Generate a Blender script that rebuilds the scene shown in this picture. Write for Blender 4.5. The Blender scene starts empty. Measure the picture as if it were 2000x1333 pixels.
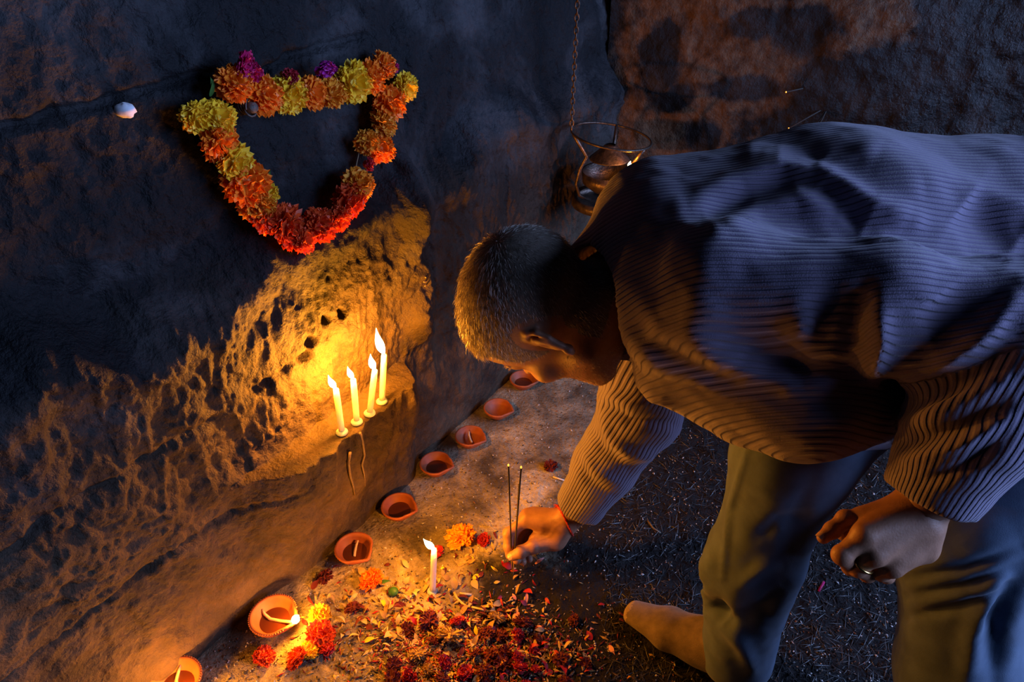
import bpy, bmesh, math, random
import numpy as np
from mathutils import Vector, Matrix
random.seed(7); rng = np.random.default_rng(7)
S = bpy.context.scene; COL = S.collection
R = math.radians

# ------------------------------------------------------------------ camera
CAM_H, PITCH, FPX = 1.10, R(35.0), 1333.0          # eye height, tilt down, focal length in px of a 2000 px frame
cd = bpy.data.cameras.new('camera'); cam = bpy.data.objects.new('camera', cd); COL.objects.link(cam)
cd.sensor_width = 36.0; cd.lens = FPX / 2000.0 * 36.0; cd.clip_start = 0.02
cam.location = (0, 0, CAM_H); cam.rotation_euler = (R(90) - PITCH, 0, 0)
S.camera = cam
# ------------------------------------------------------------------ world and daylight
S.view_settings.view_transform = 'Standard'; S.view_settings.look = 'None'
S.view_settings.exposure = 0.0; S.view_settings.gamma = 1.0; S.view_settings.use_curve_mapping = False
w = bpy.data.worlds.new('dusk'); S.world = w; w.use_nodes = True
w.node_tree.nodes['Background'].inputs[0].default_value = (0.10, 0.22, 0.5, 1)
w.node_tree.nodes['Background'].inputs[1].default_value = 0.004
def area(name, loc, target, size, power, color):
    l = bpy.data.lights.new(name, 'AREA'); l.energy = power; l.color = color
    l.shape = 'RECTANGLE'; l.size, l.size_y = size
    o = bpy.data.objects.new(name, l); COL.objects.link(o); o.location = loc
    o.rotation_euler = (Vector(target) - Vector(loc)).to_track_quat('-Z', 'Y').to_euler(); return o
area('doorway_daylight', (2.3, 0.22, 1.22), (0.3, 0.7, 0.6), (1.9, 1.0), 98.0, (0.34, 0.50, 1.0))
FLAME_RGB = (1.0, 0.32, 0.016)
# ------------------------------------------------------------------ pixel helpers
cP, sP = math.cos(PITCH), math.sin(PITCH)
def ray(px, py):
    u = (px - 1000) / FPX; v = (666.5 - py) / FPX
    return np.array([u, cP + v * sP, -sP + v * cP])
EYE = np.array([0, 0, CAM_H])
def PD(px, py, d): return EYE + ray(px, py) * d                     # at a depth along the view axis
def PZ(px, py, z=0.0):                                              # on the horizontal plane at height z
    r = ray(px, py); return EYE + r * ((z - CAM_H) / r[2])
L0 = np.array([0, 1.40, 0]); WT = np.array([0.5724, 0.82, 0]); WN = np.array([0.82, -0.5724, 0])
def PW(px, py, off=0.0):                                            # on the long wall, off metres in front of its plane
    r = ray(px, py); d = ((L0 - EYE) @ WN + off) / (r @ WN); return EYE + r * d
CORNER = L0 + WT * 0.527
BT = np.array([0.96, -0.28, 0]); BN = np.array([-0.28, -0.96, 0])
def PB(px, py, off=0.0):                                            # on the back wall
    r = ray(px, py); d = ((CORNER - EYE) @ BN + off) / (r @ BN); return EYE + r * d
def proj(p):
    q = np.asarray(p, float) - EYE; d = q[..., 1] * cP - q[..., 2] * sP
    return np.stack([1000 + FPX * q[..., 0] / d, 666.5 - FPX * (q[..., 1] * sP + q[..., 2] * cP) / d, d], -1)
def up_to(base, px, py):
    """point above base (leaning sideways as needed) whose picture is (px, py)"""
    z = base[2]
    lo, hi = z, z + 0.8
    for _ in range(40):
        m = (lo + hi) / 2
        if proj([base[0], base[1], m])[1] > py: lo = m
        else: hi = m
    q = np.array([base[0], base[1], lo]); d = proj(q)[2]
    q[0] += (px - proj(q)[0]) * d / FPX
    return q
# ------------------------------------------------------------------ noise
def _h(ix, iy, iz, seed):
    n = (ix.astype(np.int64) * 374761393 + iy.astype(np.int64) * 668265263 + iz.astype(np.int64) * 2147483647 + seed * 974634777) & 0xffffffff
    n = ((n ^ (n >> 13)) * 1274126177) & 0xffffffff
    n = ((n ^ (n >> 16)) * 2246822519) & 0xffffffff
    return ((n ^ (n >> 15)) & 0xffff) / 65535.0
def vnoise(x, y, z=None, seed=0):
    x = np.asarray(x, float); y = np.asarray(y, float); z = np.zeros_like(x) if z is None else np.asarray(z, float)
    ix, iy, iz = np.floor(x), np.floor(y), np.floor(z)
    f = lambda t: t * t * t * (t * (t * 6 - 15) + 10)
    fx, fy, fz = f(x - ix), f(y - iy), f(z - iz); r = 0
    for dz in (0, 1):
        wz = fz if dz else 1 - fz
        if np.isscalar(z) is False and not np.any(wz): continue
        for dy in (0, 1):
            wy = fy if dy else 1 - fy
            for dx in (0, 1):
                wx = fx if dx else 1 - fx
                r = r + wx * wy * wz * _h(ix + dx, iy + dy, iz + dz, seed)
    return r * 2 - 1
def fbm(x, y, z=None, o=4, seed=0, g=0.5):
    a, t, r = 1.0, 0.0, 0.0
    for k in range(o):
        r = r + a * vnoise(x * 2 ** k, y * 2 ** k, None if z is None else z * 2 ** k, seed + k * 17); t += a; a *= g
    return r / t
def sst(a, b, x):
    t = np.clip((x - a) / (b - a), 0, 1); return t * t * (3 - 2 * t)
def gs(x, c, w): return np.exp(-((x - c) / w) ** 2)
# ------------------------------------------------------------------ materials
def mat(name, c1=(0.5, 0.5, 0.5), c2=None, scale=20, rough=0.7, bump=0.0, bscale=80, spec=0.5, detail=6, metal=0.0, lo=0.35, hi=0.65, c3=None, rvar=0.0, sss=0.0, sheen=0.0, bdist=0.004):
    m = bpy.data.materials.new(name); m.use_nodes = True; nt = m.node_tree; N, Lk = nt.nodes, nt.links
    b = N['Principled BSDF']; b.inputs['Roughness'].default_value = rough; b.inputs['Metallic'].default_value = metal
    b.inputs['Specular IOR Level'].default_value = spec; b.inputs['Base Color'].default_value = (*c1, 1)
    if sss: b.inputs['Subsurface Weight'].default_value = sss; b.inputs['Subsurface Radius'].default_value = (0.012, 0.005, 0.002); b.inputs['Subsurface Scale'].default_value = 1.0
    if sheen: b.inputs['Sheen Weight'].default_value = sheen; b.inputs['Sheen Roughness'].default_value = 0.4
    tc = N.new('ShaderNodeTexCoord')
    if c2 is not None:
        n = N.new('ShaderNodeTexNoise'); n.inputs['Scale'].default_value = scale; n.inputs['Detail'].default_value = detail; n.inputs['Roughness'].default_value = 0.6
        Lk.new(tc.outputs['Object'], n.inputs['Vector'])
        r = N.new('ShaderNodeValToRGB'); r.color_ramp.elements[0].position = lo; r.color_ramp.elements[1].position = hi
        r.color_ramp.elements[0].color = (*c1, 1); r.color_ramp.elements[1].color = (*c2, 1)
        if c3 is not None:
            e = r.color_ramp.elements.new((lo + hi) / 2); e.color = (*c3, 1)
        Lk.new(n.outputs['Fac'], r.inputs['Fac']); Lk.new(r.outputs['Color'], b.inputs['Base Color'])
    if bump:
        n2 = N.new('ShaderNodeTexNoise'); n2.inputs['Scale'].default_value = bscale; n2.inputs['Detail'].default_value = 5
        Lk.new(tc.outputs['Object'], n2.inputs['Vector'])
        bp = N.new('ShaderNodeBump'); bp.inputs['Strength'].default_value = bump; bp.inputs['Distance'].default_value = bdist
        Lk.new(n2.outputs['Fac'], bp.inputs['Height']); Lk.new(bp.outputs['Normal'], b.inputs['Normal'])
        if rvar:
            mr = N.new('ShaderNodeMapRange'); mr.inputs['To Min'].default_value = rough - rvar; mr.inputs['To Max'].default_value = rough + rvar
            Lk.new(n2.outputs['Fac'], mr.inputs['Value']); Lk.new(mr.outputs['Result'], b.inputs['Roughness'])
    return m
def nodes_of(m): return m.node_tree.nodes, m.node_tree.links, m.node_tree.nodes['Principled BSDF']
def flame_mat(name, strength, color):
    m = bpy.data.materials.new(name); m.use_nodes = True; nt = m.node_tree; nt.nodes.clear()
    o = nt.nodes.new('ShaderNodeOutputMaterial'); a = nt.nodes.new('ShaderNodeAddShader')
    e = nt.nodes.new('ShaderNodeEmission'); t = nt.nodes.new('ShaderNodeBsdfTransparent')
    e.inputs['Color'].default_value = (*color, 1); e.inputs['Strength'].default_value = strength
    nt.links.new(e.outputs[0], a.inputs[0]); nt.links.new(t.outputs[0], a.inputs[1]); nt.links.new(a.outputs[0], o.inputs[0]); return m
# ------------------------------------------------------------------ object helpers
def tag(o, label=None, cat=None, group=None, kind=None):
    if label: o['label'] = label
    if cat: o['category'] = cat
    if group: o['group'] = group
    if kind: o['kind'] = kind
    return o
def empty(name, loc=(0, 0, 0)):
    o = bpy.data.objects.new(name, None); COL.objects.link(o); o.location = loc; o.empty_display_size = 0.02; return o
def link(name, me, parent=None):
    o = bpy.data.objects.new(name, me); COL.objects.link(o)
    if parent is not None:
        o.parent = parent
    return o
def mesh_np(name, V, F, m=None, smooth=True):
    me = bpy.data.meshes.new(name)
    V = np.asarray(V, np.float32)
    if isinstance(F, np.ndarray):
        k = F.shape[1]
        me.vertices.add(len(V)); me.vertices.foreach_set('co', V.ravel())
        me.loops.add(F.size); me.loops.foreach_set('vertex_index', F.astype(np.int32).ravel())
        me.polygons.add(len(F)); me.polygons.foreach_set('loop_start', np.arange(0, F.size, k, dtype=np.int32))
        me.update(calc_edges=True)
    else:
        me.from_pydata([tuple(map(float, v)) for v in V], [], [tuple(map(int, f)) for f in F])
    me.polygons.foreach_set('use_smooth', np.full(len(me.polygons), smooth)); me.update()
    if m is not None: me.materials.append(m)
    return me
def attr(me, name, vals):
    a = me.attributes.new(name, 'FLOAT', 'POINT'); a.data.foreach_set('value', np.asarray(vals, np.float32))
def place(o, loc): o.location = tuple(float(c) for c in loc); return o
def grid_faces(nu, nv, flip=False, wrap=False):
    i, j = np.meshgrid(np.arange(nu if wrap else nu - 1), np.arange(nv - 1), indexing='ij')
    i2 = (i + 1) % nu
    q = np.stack([i * nv + j, i2 * nv + j, i2 * nv + j + 1, i * nv + j + 1], -1).reshape(-1, 4)
    return q[:, ::-1] if flip else q
class MB:
    def __init__(s): s.v = []; s.f = []
    def add(s, V, F):
        o = len(s.v); s.v += [tuple(map(float, v)) for v in V]; s.f += [tuple(int(k) + o for k in f) for f in F]; return s
    def tube(s, pts, rad, n=8, caps=True):
        pts = [np.asarray(p, float) for p in pts]; m = len(pts)
        rad = [rad] * m if np.isscalar(rad) else list(rad)
        t0 = pts[1] - pts[0]; a = np.cross(t0, [0.31, 0.77, 0.55]); a /= np.linalg.norm(a); V = []
        for i in range(m):
            t = pts[min(i + 1, m - 1)] - pts[max(i - 1, 0)]; t = t / (np.linalg.norm(t) + 1e-12)
            a = a - t * (a @ t); a /= np.linalg.norm(a); b = np.cross(t, a)
            for k in range(n):
                q = 2 * math.pi * k / n; V.append(pts[i] + rad[i] * (a * math.cos(q) + b * math.sin(q)))
        F = [(i * n + k, i * n + (k + 1) % n, (i + 1) * n + (k + 1) % n, (i + 1) * n + k) for i in range(m - 1) for k in range(n)]
        if caps: F += [tuple(range(n))[::-1], tuple((m - 1) * n + k for k in range(n))]
        return s.add(V, F)
    def lathe(s, prof, n=24, c=(0, 0, 0)):
        V = []; m = len(prof)
        for k in range(n):
            q = 2 * math.pi * k / n
            V += [(c[0] + r * math.cos(q), c[1] + r * math.sin(q), c[2] + z) for r, z in prof]
        F = [(k * m + i, ((k + 1) % n) * m + i, ((k + 1) % n) * m + i + 1, k * m + i + 1) for k in range(n) for i in range(m - 1)]
        return s.add(V, F)
    def ball(s, c, r, nu=8, nv=6, ax=(1, 1, 1)):
        prof = [(r * math.sin(math.pi * i / nv), -r * math.cos(math.pi * i / nv)) for i in range(nv + 1)]
        o = len(s.v); s.lathe(prof, nu)
        for i in range(o, len(s.v)):
            x, y, z = s.v[i]; s.v[i] = (x * ax[0] + c[0], y * ax[1] + c[1], z * ax[2] + c[2])
        return s
    def build(s, name, m, parent=None, smooth=True):
        me = mesh_np(name, s.v, s.f, m, smooth); return link(name, me, parent)
    def mesh(s, name, m, smooth=True): return mesh_np(name, s.v, s.f, m, smooth)
# ================================================================== the setting
def stone_mat(name, soot, mid, warm, scale, bump, rough, wetx=None):
    """sooty plaster over rough rock: soot stains, bare warm patches, fine pitting"""
    m = bpy.data.materials.new(name); m.use_nodes = True; N, Lk, b = nodes_of(m)
    g = N.new('ShaderNodeNewGeometry')
    def noise(sc, det, rg=0.6, dist=0.0):
        n = N.new('ShaderNodeTexNoise'); n.inputs['Scale'].default_value = sc; n.inputs['Detail'].default_value = det
        n.inputs['Roughness'].default_value = rg; n.inputs['Distortion'].default_value = dist
        Lk.new(g.outputs['Position'], n.inputs['Vector']); return n
    a = noise(scale, 6, 0.62, 0.4); r = N.new('ShaderNodeValToRGB'); e = r.color_ramp.elements
    e[0].position = 0.36; e[0].color = (*soot, 1); e[1].position = 0.66; e[1].color = (*warm, 1); k = e.new(0.5); k.color = (*mid, 1)
    Lk.new(a.outputs['Fac'], r.inputs['Fac'])
    f = noise(140, 5, 0.7); mx = N.new('ShaderNodeMix'); mx.data_type = 'RGBA'; mx.blend_type = 'OVERLAY'; mx.inputs['Factor'].default_value = 0.55
    Lk.new(r.outputs['Color'], mx.inputs['A']); Lk.new(f.outputs['Fac'], mx.inputs['B']); Lk.new(mx.outputs['Result'], b.inputs['Base Color'])
    b.inputs['Roughness'].default_value = rough; b.inputs['Specular IOR Level'].default_value = 0.2
    c1 = noise(42, 7, 0.62); c2 = noise(210, 4, 0.6); ad = N.new('ShaderNodeMath'); ad.operation = 'MULTIPLY_ADD'; ad.inputs[1].default_value = 0.28
    Lk.new(c2.outputs['Fac'], ad.inputs[0]); Lk.new(c1.outputs['Fac'], ad.inputs[2])
    bp = N.new('ShaderNodeBump'); bp.inputs['Strength'].default_value = bump; bp.inputs['Distance'].default_value = 0.012
    Lk.new(ad.outputs[0], bp.inputs['Height']); Lk.new(bp.outputs['Normal'], b.inputs['Normal'])
    return m, N, Lk, b, g, noise
M_wall, N, Lk, b, g, noise = stone_mat('sooty_rock', (0.004, 0.0048, 0.006), (0.010, 0.0108, 0.0125), (0.048, 0.048, 0.052), 4.6, 0.85, 0.62)
def blend_bare(lo_, hi_, col1, col2, zamp):
    """soot has risen up the wall: bare brown stone low down, ragged soot line"""
    tint = [n for n in N if n.type == 'MIX'][0]; sx = N.new('ShaderNodeSeparateXYZ'); Lk.new(g.outputs['Position'], sx.inputs[0])
    nz = noise(5.5, 6, 0.65); ma = N.new('ShaderNodeMath'); ma.operation = 'MULTIPLY_ADD'; ma.inputs[1].default_value = zamp; Lk.new(nz.outputs['Fac'], ma.inputs[0]); Lk.new(sx.outputs['Z'], ma.inputs[2])
    mr = N.new('ShaderNodeMapRange'); mr.inputs['From Min'].default_value = hi_; mr.inputs['From Max'].default_value = lo_; Lk.new(ma.outputs[0], mr.inputs['Value'])
    n2 = noise(11, 7, 0.7); r = N.new('ShaderNodeValToRGB'); r.color_ramp.elements[0].position = 0.35; r.color_ramp.elements[1].position = 0.68
    r.color_ramp.elements[0].color = (*col1, 1); r.color_ramp.elements[1].color = (*col2, 1); Lk.new(n2.outputs['Fac'], r.inputs['Fac'])
    m2 = N.new('ShaderNodeMix'); m2.data_type = 'RGBA'; Lk.new(mr.outputs[0], m2.inputs['Factor']); Lk.new(tint.outputs['Result'], m2.inputs['A']); Lk.new(r.outputs['Color'], m2.inputs['B']); Lk.new(m2.outputs['Result'], b.inputs['Base Color'])
blend_bare(0.55, 0.90, (0.030, 0.022, 0.016), (0.11, 0.074, 0.043), 0.55)

def wall_h(s, z):
    """relief of the long wall, metres out of its plane"""
    q = fbm(s * 5, z * 5, o=3, seed=3)
    h = 0.014 * q + 0.009 * fbm(s * 16, z * 14, o=4, seed=5) + 0.0048 * fbm(s * 60, z * 38, o=3, seed=9, g=0.65)
    rid = 1 - np.abs(fbm(s * 24 + 0.8 * q, z * 13 + 2 * q, o=4, seed=21, g=0.62)); h = h + 0.0075 * (rid ** 3 - 0.45) * sst(0.10, 0.3, z) * (1 - 0.65 * sst(0.56, 0.68, z))
    wob = 0.06 * fbm(s * 6, z * 0 + 2.0, o=3, seed=31)
    edge = 0.615 + 0.05 * sst(-0.75, -0.5, s) + wob
    h = h - (0.044 + 0.022 * sst(-0.66, -0.8, s)) * sst(edge - 0.045, edge + 0.05, z) - 0.02 * sst(0.7, 1.0, z)          # the upper course lies back
    h = h + 0.012 * gs(z, edge - 0.05, 0.03)
    h = h - 0.020 * sst(-0.29, -0.25, s) * sst(0.12, 0.25, z)                            # recess beyond the pilaster edge
    h = h + 0.030 * gs(s, -0.325, 0.035) * sst(0.28, 0.36, z) * (1 - sst(0.66, 0.76, z)) * (1 + 0.6 * fbm(s * 30, z * 30, o=2, seed=41))
    for zc, s0, s1, dp, sd in ((0.43, -1.6, -0.75, 0.010, 51), (0.235, -1.6, -0.66, 0.008, 52), (0.87, -1.6, -0.3, 0.010, 53), (0.425, -0.74, -0.58, 0.012, 54)):
        zz = zc + 0.018 * fbm(s * 9, z * 0 + sd, o=3, seed=sd); h = h - dp * gs(z, zz, 0.006) * sst(s0, s0 + 0.05, s) * (1 - sst(s1 - 0.05, s1, s))
    for sc, zc, rr, dp in ((-0.585, 0.455, 0.010, 0.022), (-0.545, 0.475, 0.009, 0.02), (-0.60, 0.43, 0.012, 0.02), (-0.51, 0.47, 0.008, 0.02)):
        h = h - dp * np.exp(-(((s - sc) ** 2 + (z - zc) ** 2) / rr ** 2) ** 2)           # small bored holes
    damp = sst(0.0, 0.10, z); h = h * (0.35 + 0.65 * damp)
    ls = sst(-0.80, -0.68, s) * (1 - sst(-0.415, -0.365, s))
    rough_edge = 0.007 * fbm(s * 28, z * 0 + 5, o=3, seed=63)
    led = (0.066 + rough_edge) * ls * (1 - sst(0.286, 0.291, z)) * (0.35 + 0.65 * sst(0.02, 0.27, z))
    niche = 0.5 * ls * sst(0.286, 0.30, z) * (1 - sst(0.30, 0.36, z))
    h = h * (1 - niche) + led
    return h
NS, NZ = 560, 400
sv = np.concatenate([np.linspace(-1.7, -1.05, 70, endpoint=False), np.linspace(-1.05, 0.56, NS - 70)])
zv = np.sort(np.concatenate([np.linspace(-0.03, 1.08, NZ - 45), np.linspace(0.284, 0.293, 10), np.linspace(1.09, 2.2, 35)]))
SS, ZZ = np.meshgrid(sv, zv, indexing='ij')
V = L0 + SS[..., None] * WT + wall_h(SS, ZZ)[..., None] * WN + ZZ[..., None] * np.array([0, 0, 1])
wl = link('wall_left', mesh_np('wall_left', V.reshape(-1, 3), grid_faces(len(sv), len(zv), False), M_wall)); tag(wl, 'sooty rough rock wall glowing in candlelight', kind='structure')

# back wall: brown bare patches where the soot has flaked, wet sparkle towards the doorway
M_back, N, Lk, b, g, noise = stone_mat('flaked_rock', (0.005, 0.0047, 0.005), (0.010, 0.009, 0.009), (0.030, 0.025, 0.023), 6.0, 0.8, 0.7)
sx = N.new('ShaderNodeSeparateXYZ'); Lk.new(g.outputs['Position'], sx.inputs[0])
mr = N.new('ShaderNodeMapRange'); mr.inputs['From Min'].default_value = 0.72; mr.inputs['From Max'].default_value = 1.0; Lk.new(sx.outputs['X'], mr.inputs['Value'])
wn = noise(9, 4); mu = N.new('ShaderNodeMath'); mu.operation = 'MULTIPLY'; Lk.new(mr.outputs[0], mu.inputs[0]); Lk.new(wn.outputs['Fac'], mu.inputs[1])
rr = N.new('ShaderNodeMapRange'); rr.inputs['To Min'].default_value = 0.7; rr.inputs['To Max'].default_value = 0.22; rr.inputs['From Max'].default_value = 0.5
Lk.new(mu.outputs[0], rr.inputs['Value']); Lk.new(rr.outputs[0], b.inputs['Roughness'])
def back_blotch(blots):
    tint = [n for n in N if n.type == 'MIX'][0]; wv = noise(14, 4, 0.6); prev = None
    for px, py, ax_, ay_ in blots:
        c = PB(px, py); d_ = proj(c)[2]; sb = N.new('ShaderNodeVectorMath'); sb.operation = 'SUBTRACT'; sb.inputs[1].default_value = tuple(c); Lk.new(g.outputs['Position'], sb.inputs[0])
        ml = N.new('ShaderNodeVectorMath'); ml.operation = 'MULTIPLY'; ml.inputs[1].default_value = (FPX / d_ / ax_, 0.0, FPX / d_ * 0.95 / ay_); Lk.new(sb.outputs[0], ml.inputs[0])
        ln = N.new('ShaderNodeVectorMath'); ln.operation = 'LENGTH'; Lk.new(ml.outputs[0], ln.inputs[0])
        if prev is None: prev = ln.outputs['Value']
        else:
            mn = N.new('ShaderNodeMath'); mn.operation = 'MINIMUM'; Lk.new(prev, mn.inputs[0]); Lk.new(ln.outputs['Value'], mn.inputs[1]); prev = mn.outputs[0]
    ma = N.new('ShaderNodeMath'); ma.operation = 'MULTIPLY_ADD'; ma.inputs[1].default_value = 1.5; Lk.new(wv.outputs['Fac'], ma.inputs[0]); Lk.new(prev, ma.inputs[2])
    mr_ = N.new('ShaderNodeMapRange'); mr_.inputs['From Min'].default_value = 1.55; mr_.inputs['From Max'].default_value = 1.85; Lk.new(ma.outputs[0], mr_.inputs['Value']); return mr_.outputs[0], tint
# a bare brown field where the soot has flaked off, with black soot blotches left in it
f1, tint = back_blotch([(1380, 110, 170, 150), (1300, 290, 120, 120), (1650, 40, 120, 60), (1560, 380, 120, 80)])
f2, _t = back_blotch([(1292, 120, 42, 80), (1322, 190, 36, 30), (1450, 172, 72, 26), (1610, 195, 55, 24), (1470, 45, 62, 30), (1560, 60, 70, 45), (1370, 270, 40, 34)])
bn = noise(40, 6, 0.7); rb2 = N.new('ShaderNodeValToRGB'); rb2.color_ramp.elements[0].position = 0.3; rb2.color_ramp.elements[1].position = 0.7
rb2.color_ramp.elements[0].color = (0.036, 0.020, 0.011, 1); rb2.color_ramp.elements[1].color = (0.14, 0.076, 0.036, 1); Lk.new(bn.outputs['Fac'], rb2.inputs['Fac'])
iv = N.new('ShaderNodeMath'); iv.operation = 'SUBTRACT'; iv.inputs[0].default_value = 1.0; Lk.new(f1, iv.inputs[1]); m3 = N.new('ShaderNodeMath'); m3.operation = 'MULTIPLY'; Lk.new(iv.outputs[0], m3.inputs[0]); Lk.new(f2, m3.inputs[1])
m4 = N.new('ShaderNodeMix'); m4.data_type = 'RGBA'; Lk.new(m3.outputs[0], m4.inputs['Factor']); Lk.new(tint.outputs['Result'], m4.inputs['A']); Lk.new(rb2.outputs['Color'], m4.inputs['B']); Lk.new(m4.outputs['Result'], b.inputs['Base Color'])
def back_h(k, z):
    return 0.02 * fbm(k * 4, z * 4, o=3, seed=71) + 0.012 * fbm(k * 12, z * 11, o=4, seed=73) + 0.004 * fbm(k * 50, z * 50, o=3, seed=75) - 0.35 * sst(1.06, 1.5, k)
kv = np.linspace(-0.06, 1.7, 330); zb = np.linspace(-0.03, 1.9, 300)
KK, ZZ = np.meshgrid(kv, zb, indexing='ij')
V = CORNER + KK[..., None] * BT + back_h(KK, ZZ)[..., None] * BN + ZZ[..., None] * np.array([0, 0, 1])
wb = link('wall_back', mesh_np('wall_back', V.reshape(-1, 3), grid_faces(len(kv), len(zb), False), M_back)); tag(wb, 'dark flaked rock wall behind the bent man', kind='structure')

# floor: pale ashy cement by the wall, dark trodden soil further in
M_floor, N, Lk, b, g, noise = stone_mat('floor_ground', (0.075, 0.06, 0.04), (0.24, 0.195, 0.125), (0.52, 0.43, 0.27), 8.0, 1.0, 0.75)
tint = [n for n in N if n.type == 'MIX'][0]
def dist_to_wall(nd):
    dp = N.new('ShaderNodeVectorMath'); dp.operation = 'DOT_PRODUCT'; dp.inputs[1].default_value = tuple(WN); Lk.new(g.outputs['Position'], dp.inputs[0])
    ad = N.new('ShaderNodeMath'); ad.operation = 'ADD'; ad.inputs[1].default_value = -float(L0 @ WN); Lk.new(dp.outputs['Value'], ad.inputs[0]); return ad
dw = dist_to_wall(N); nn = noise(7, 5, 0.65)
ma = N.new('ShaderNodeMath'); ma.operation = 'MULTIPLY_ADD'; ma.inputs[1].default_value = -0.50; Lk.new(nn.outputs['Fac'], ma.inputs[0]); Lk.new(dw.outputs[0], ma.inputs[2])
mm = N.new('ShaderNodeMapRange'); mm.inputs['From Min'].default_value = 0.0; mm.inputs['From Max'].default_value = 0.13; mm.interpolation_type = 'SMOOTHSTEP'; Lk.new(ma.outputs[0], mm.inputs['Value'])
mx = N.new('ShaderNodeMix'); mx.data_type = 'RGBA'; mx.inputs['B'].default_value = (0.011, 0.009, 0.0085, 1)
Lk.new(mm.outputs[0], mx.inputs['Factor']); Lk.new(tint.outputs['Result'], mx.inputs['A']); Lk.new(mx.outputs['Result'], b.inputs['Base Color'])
def floor_h(x, y):
    dwl = (np.stack([x, y], -1) - L0[:2]) @ WN[:2]
    soil = sst(0.18, 0.36, dwl + 0.10 * fbm(x * 6, y * 6, o=3, seed=85))
    return 0.004 * fbm(x * 5, y * 5, o=3, seed=81) + 0.0018 * fbm(x * 30, y * 30, o=4, seed=83) + soil * (0.0045 * fbm(x * 45, y * 45, o=3, seed=87) + 0.002)
xv = np.linspace(-0.75, 1.3, 480); yv = np.linspace(0.2, 2.05, 440)
XX, YY = np.meshgrid(xv, yv, indexing='ij'); V = np.stack([XX, YY, floor_h(XX, YY)], -1)
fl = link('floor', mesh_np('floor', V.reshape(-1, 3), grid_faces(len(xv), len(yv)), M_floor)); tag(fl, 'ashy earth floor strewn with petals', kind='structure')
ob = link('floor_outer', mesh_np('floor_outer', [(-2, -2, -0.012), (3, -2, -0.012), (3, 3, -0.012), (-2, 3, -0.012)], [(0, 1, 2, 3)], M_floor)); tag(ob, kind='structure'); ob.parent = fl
def FZ(p): return float(floor_h(np.array([p[0]]), np.array([p[1]]))[0])
def PF(px, py):
    p = PZ(px, py, 0.0); p = PZ(px, py, FZ(p)); return p
# ================================================================== candles and clay lamps
M_wax = mat('candle_wax', (0.86, 0.82, 0.74), rough=0.45, sss=1.0); M_wax.node_tree.nodes['Principled BSDF'].inputs['Subsurface Radius'].default_value = (0.05, 0.035, 0.02); 
M_wick = mat('charred_wick', (0.02, 0.015, 0.01), rough=0.9)
M_flame = flame_mat('flame_glow', 14.0, (1.0, 0.78, 0.42))
def flame_light(name, p, power, parent, rad=0.006):
    l = bpy.data.lights.new(name, 'POINT'); l.energy = power; l.color = FLAME_RGB; l.shadow_soft_size = rad
    o = bpy.data.objects.new(name, l); COL.objects.link(o); o.parent = parent; o.location = tuple(p); return o
def flame_mb(base, tip, r):
    base = np.asarray(base, float); tip = np.asarray(tip, float); ax = tip - base
    side = np.cross(ax, [0, 1, 0.2]); side /= np.linalg.norm(side)
    ts = np.linspace(0, 1, 11); prof = [0.25, 0.62, 0.88, 1.0, 0.97, 0.86, 0.68, 0.48, 0.30, 0.14, 0.02]
    pts = [base + ax * t + side * r * 0.35 * math.sin(t * 3.0) for t in ts]
    return MB().tube(pts, [r * k for k in prof], 12)
def candle(bpx, tpx, ftip, base, power, label, r=0.0054, group='burning white candles'):
    top = up_to(base, *tpx); root = place(empty('candle', base), base); L = lambda p: np.asarray(p, float) - base
    ax = top - base
    MB().tube([L(base + ax * t) for t in np.linspace(0, 1, 7)], [r * 1.02, r, r, r, r, r * 0.99, r * 0.86], 16).build('wax_body', M_wax, root)
    MB().lathe([(0.0, 0.001), (r * 2.0, 0.0), (r * 1.9, 0.0030), (r * 1.25, 0.0055), (r * 0.9, 0.0065)], 16, (0, 0, -0.0005)).build('wax_foot', M_wax, root)
    wk = MB().tube([L(top), L(top + [0.0003, 0, 0.004]), L(top + [0, 0, 0.007])], [0.0009, 0.0009, 0.0006], 6).build('wick', M_wick, root)
    fb = top + np.array([0, 0, 0.003]); ft = up_to(fb, *ftip); ln = np.linalg.norm(ft - fb)
    flame_mb(L(fb), L(ft), min(0.0075, ln * 0.19)).build('flame', M_flame, wk)
    flame_light('candle_light', L(fb + (ft - fb) * 0.45), power, root)
    tag(root, label, 'candle', group); return root
def ledge_pt(px, py):
    r_ = ray(px, py); d = (0.2895 - CAM_H) / r_[2]; return EYE + r_ * d
PC = 4.0
for bpx, tpx, ft, lab in (((668, 845), (656, 761), (641, 733), 'white candle furthest from the stone ledge end, shortest flame'),
                          ((697, 825), (690, 742), (679, 716), 'white candle second along the ledge from its open rough end'),
                          ((722, 808), (732, 724), (724, 692), 'leaning white candle on the ledge beside the tallest-flamed one'),
                          ((746, 785), (750, 694), (735, 641), 'white candle with the tallest flame, at the niche side of the ledge')):
    candle(bpx, tpx, ft, ledge_pt(*bpx), PC, lab)
candle((845, 1155), (848, 1074), (827, 1053), PF(845, 1156), 3.0, 'lone burning white candle standing on the petal-strewn floor')

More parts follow.
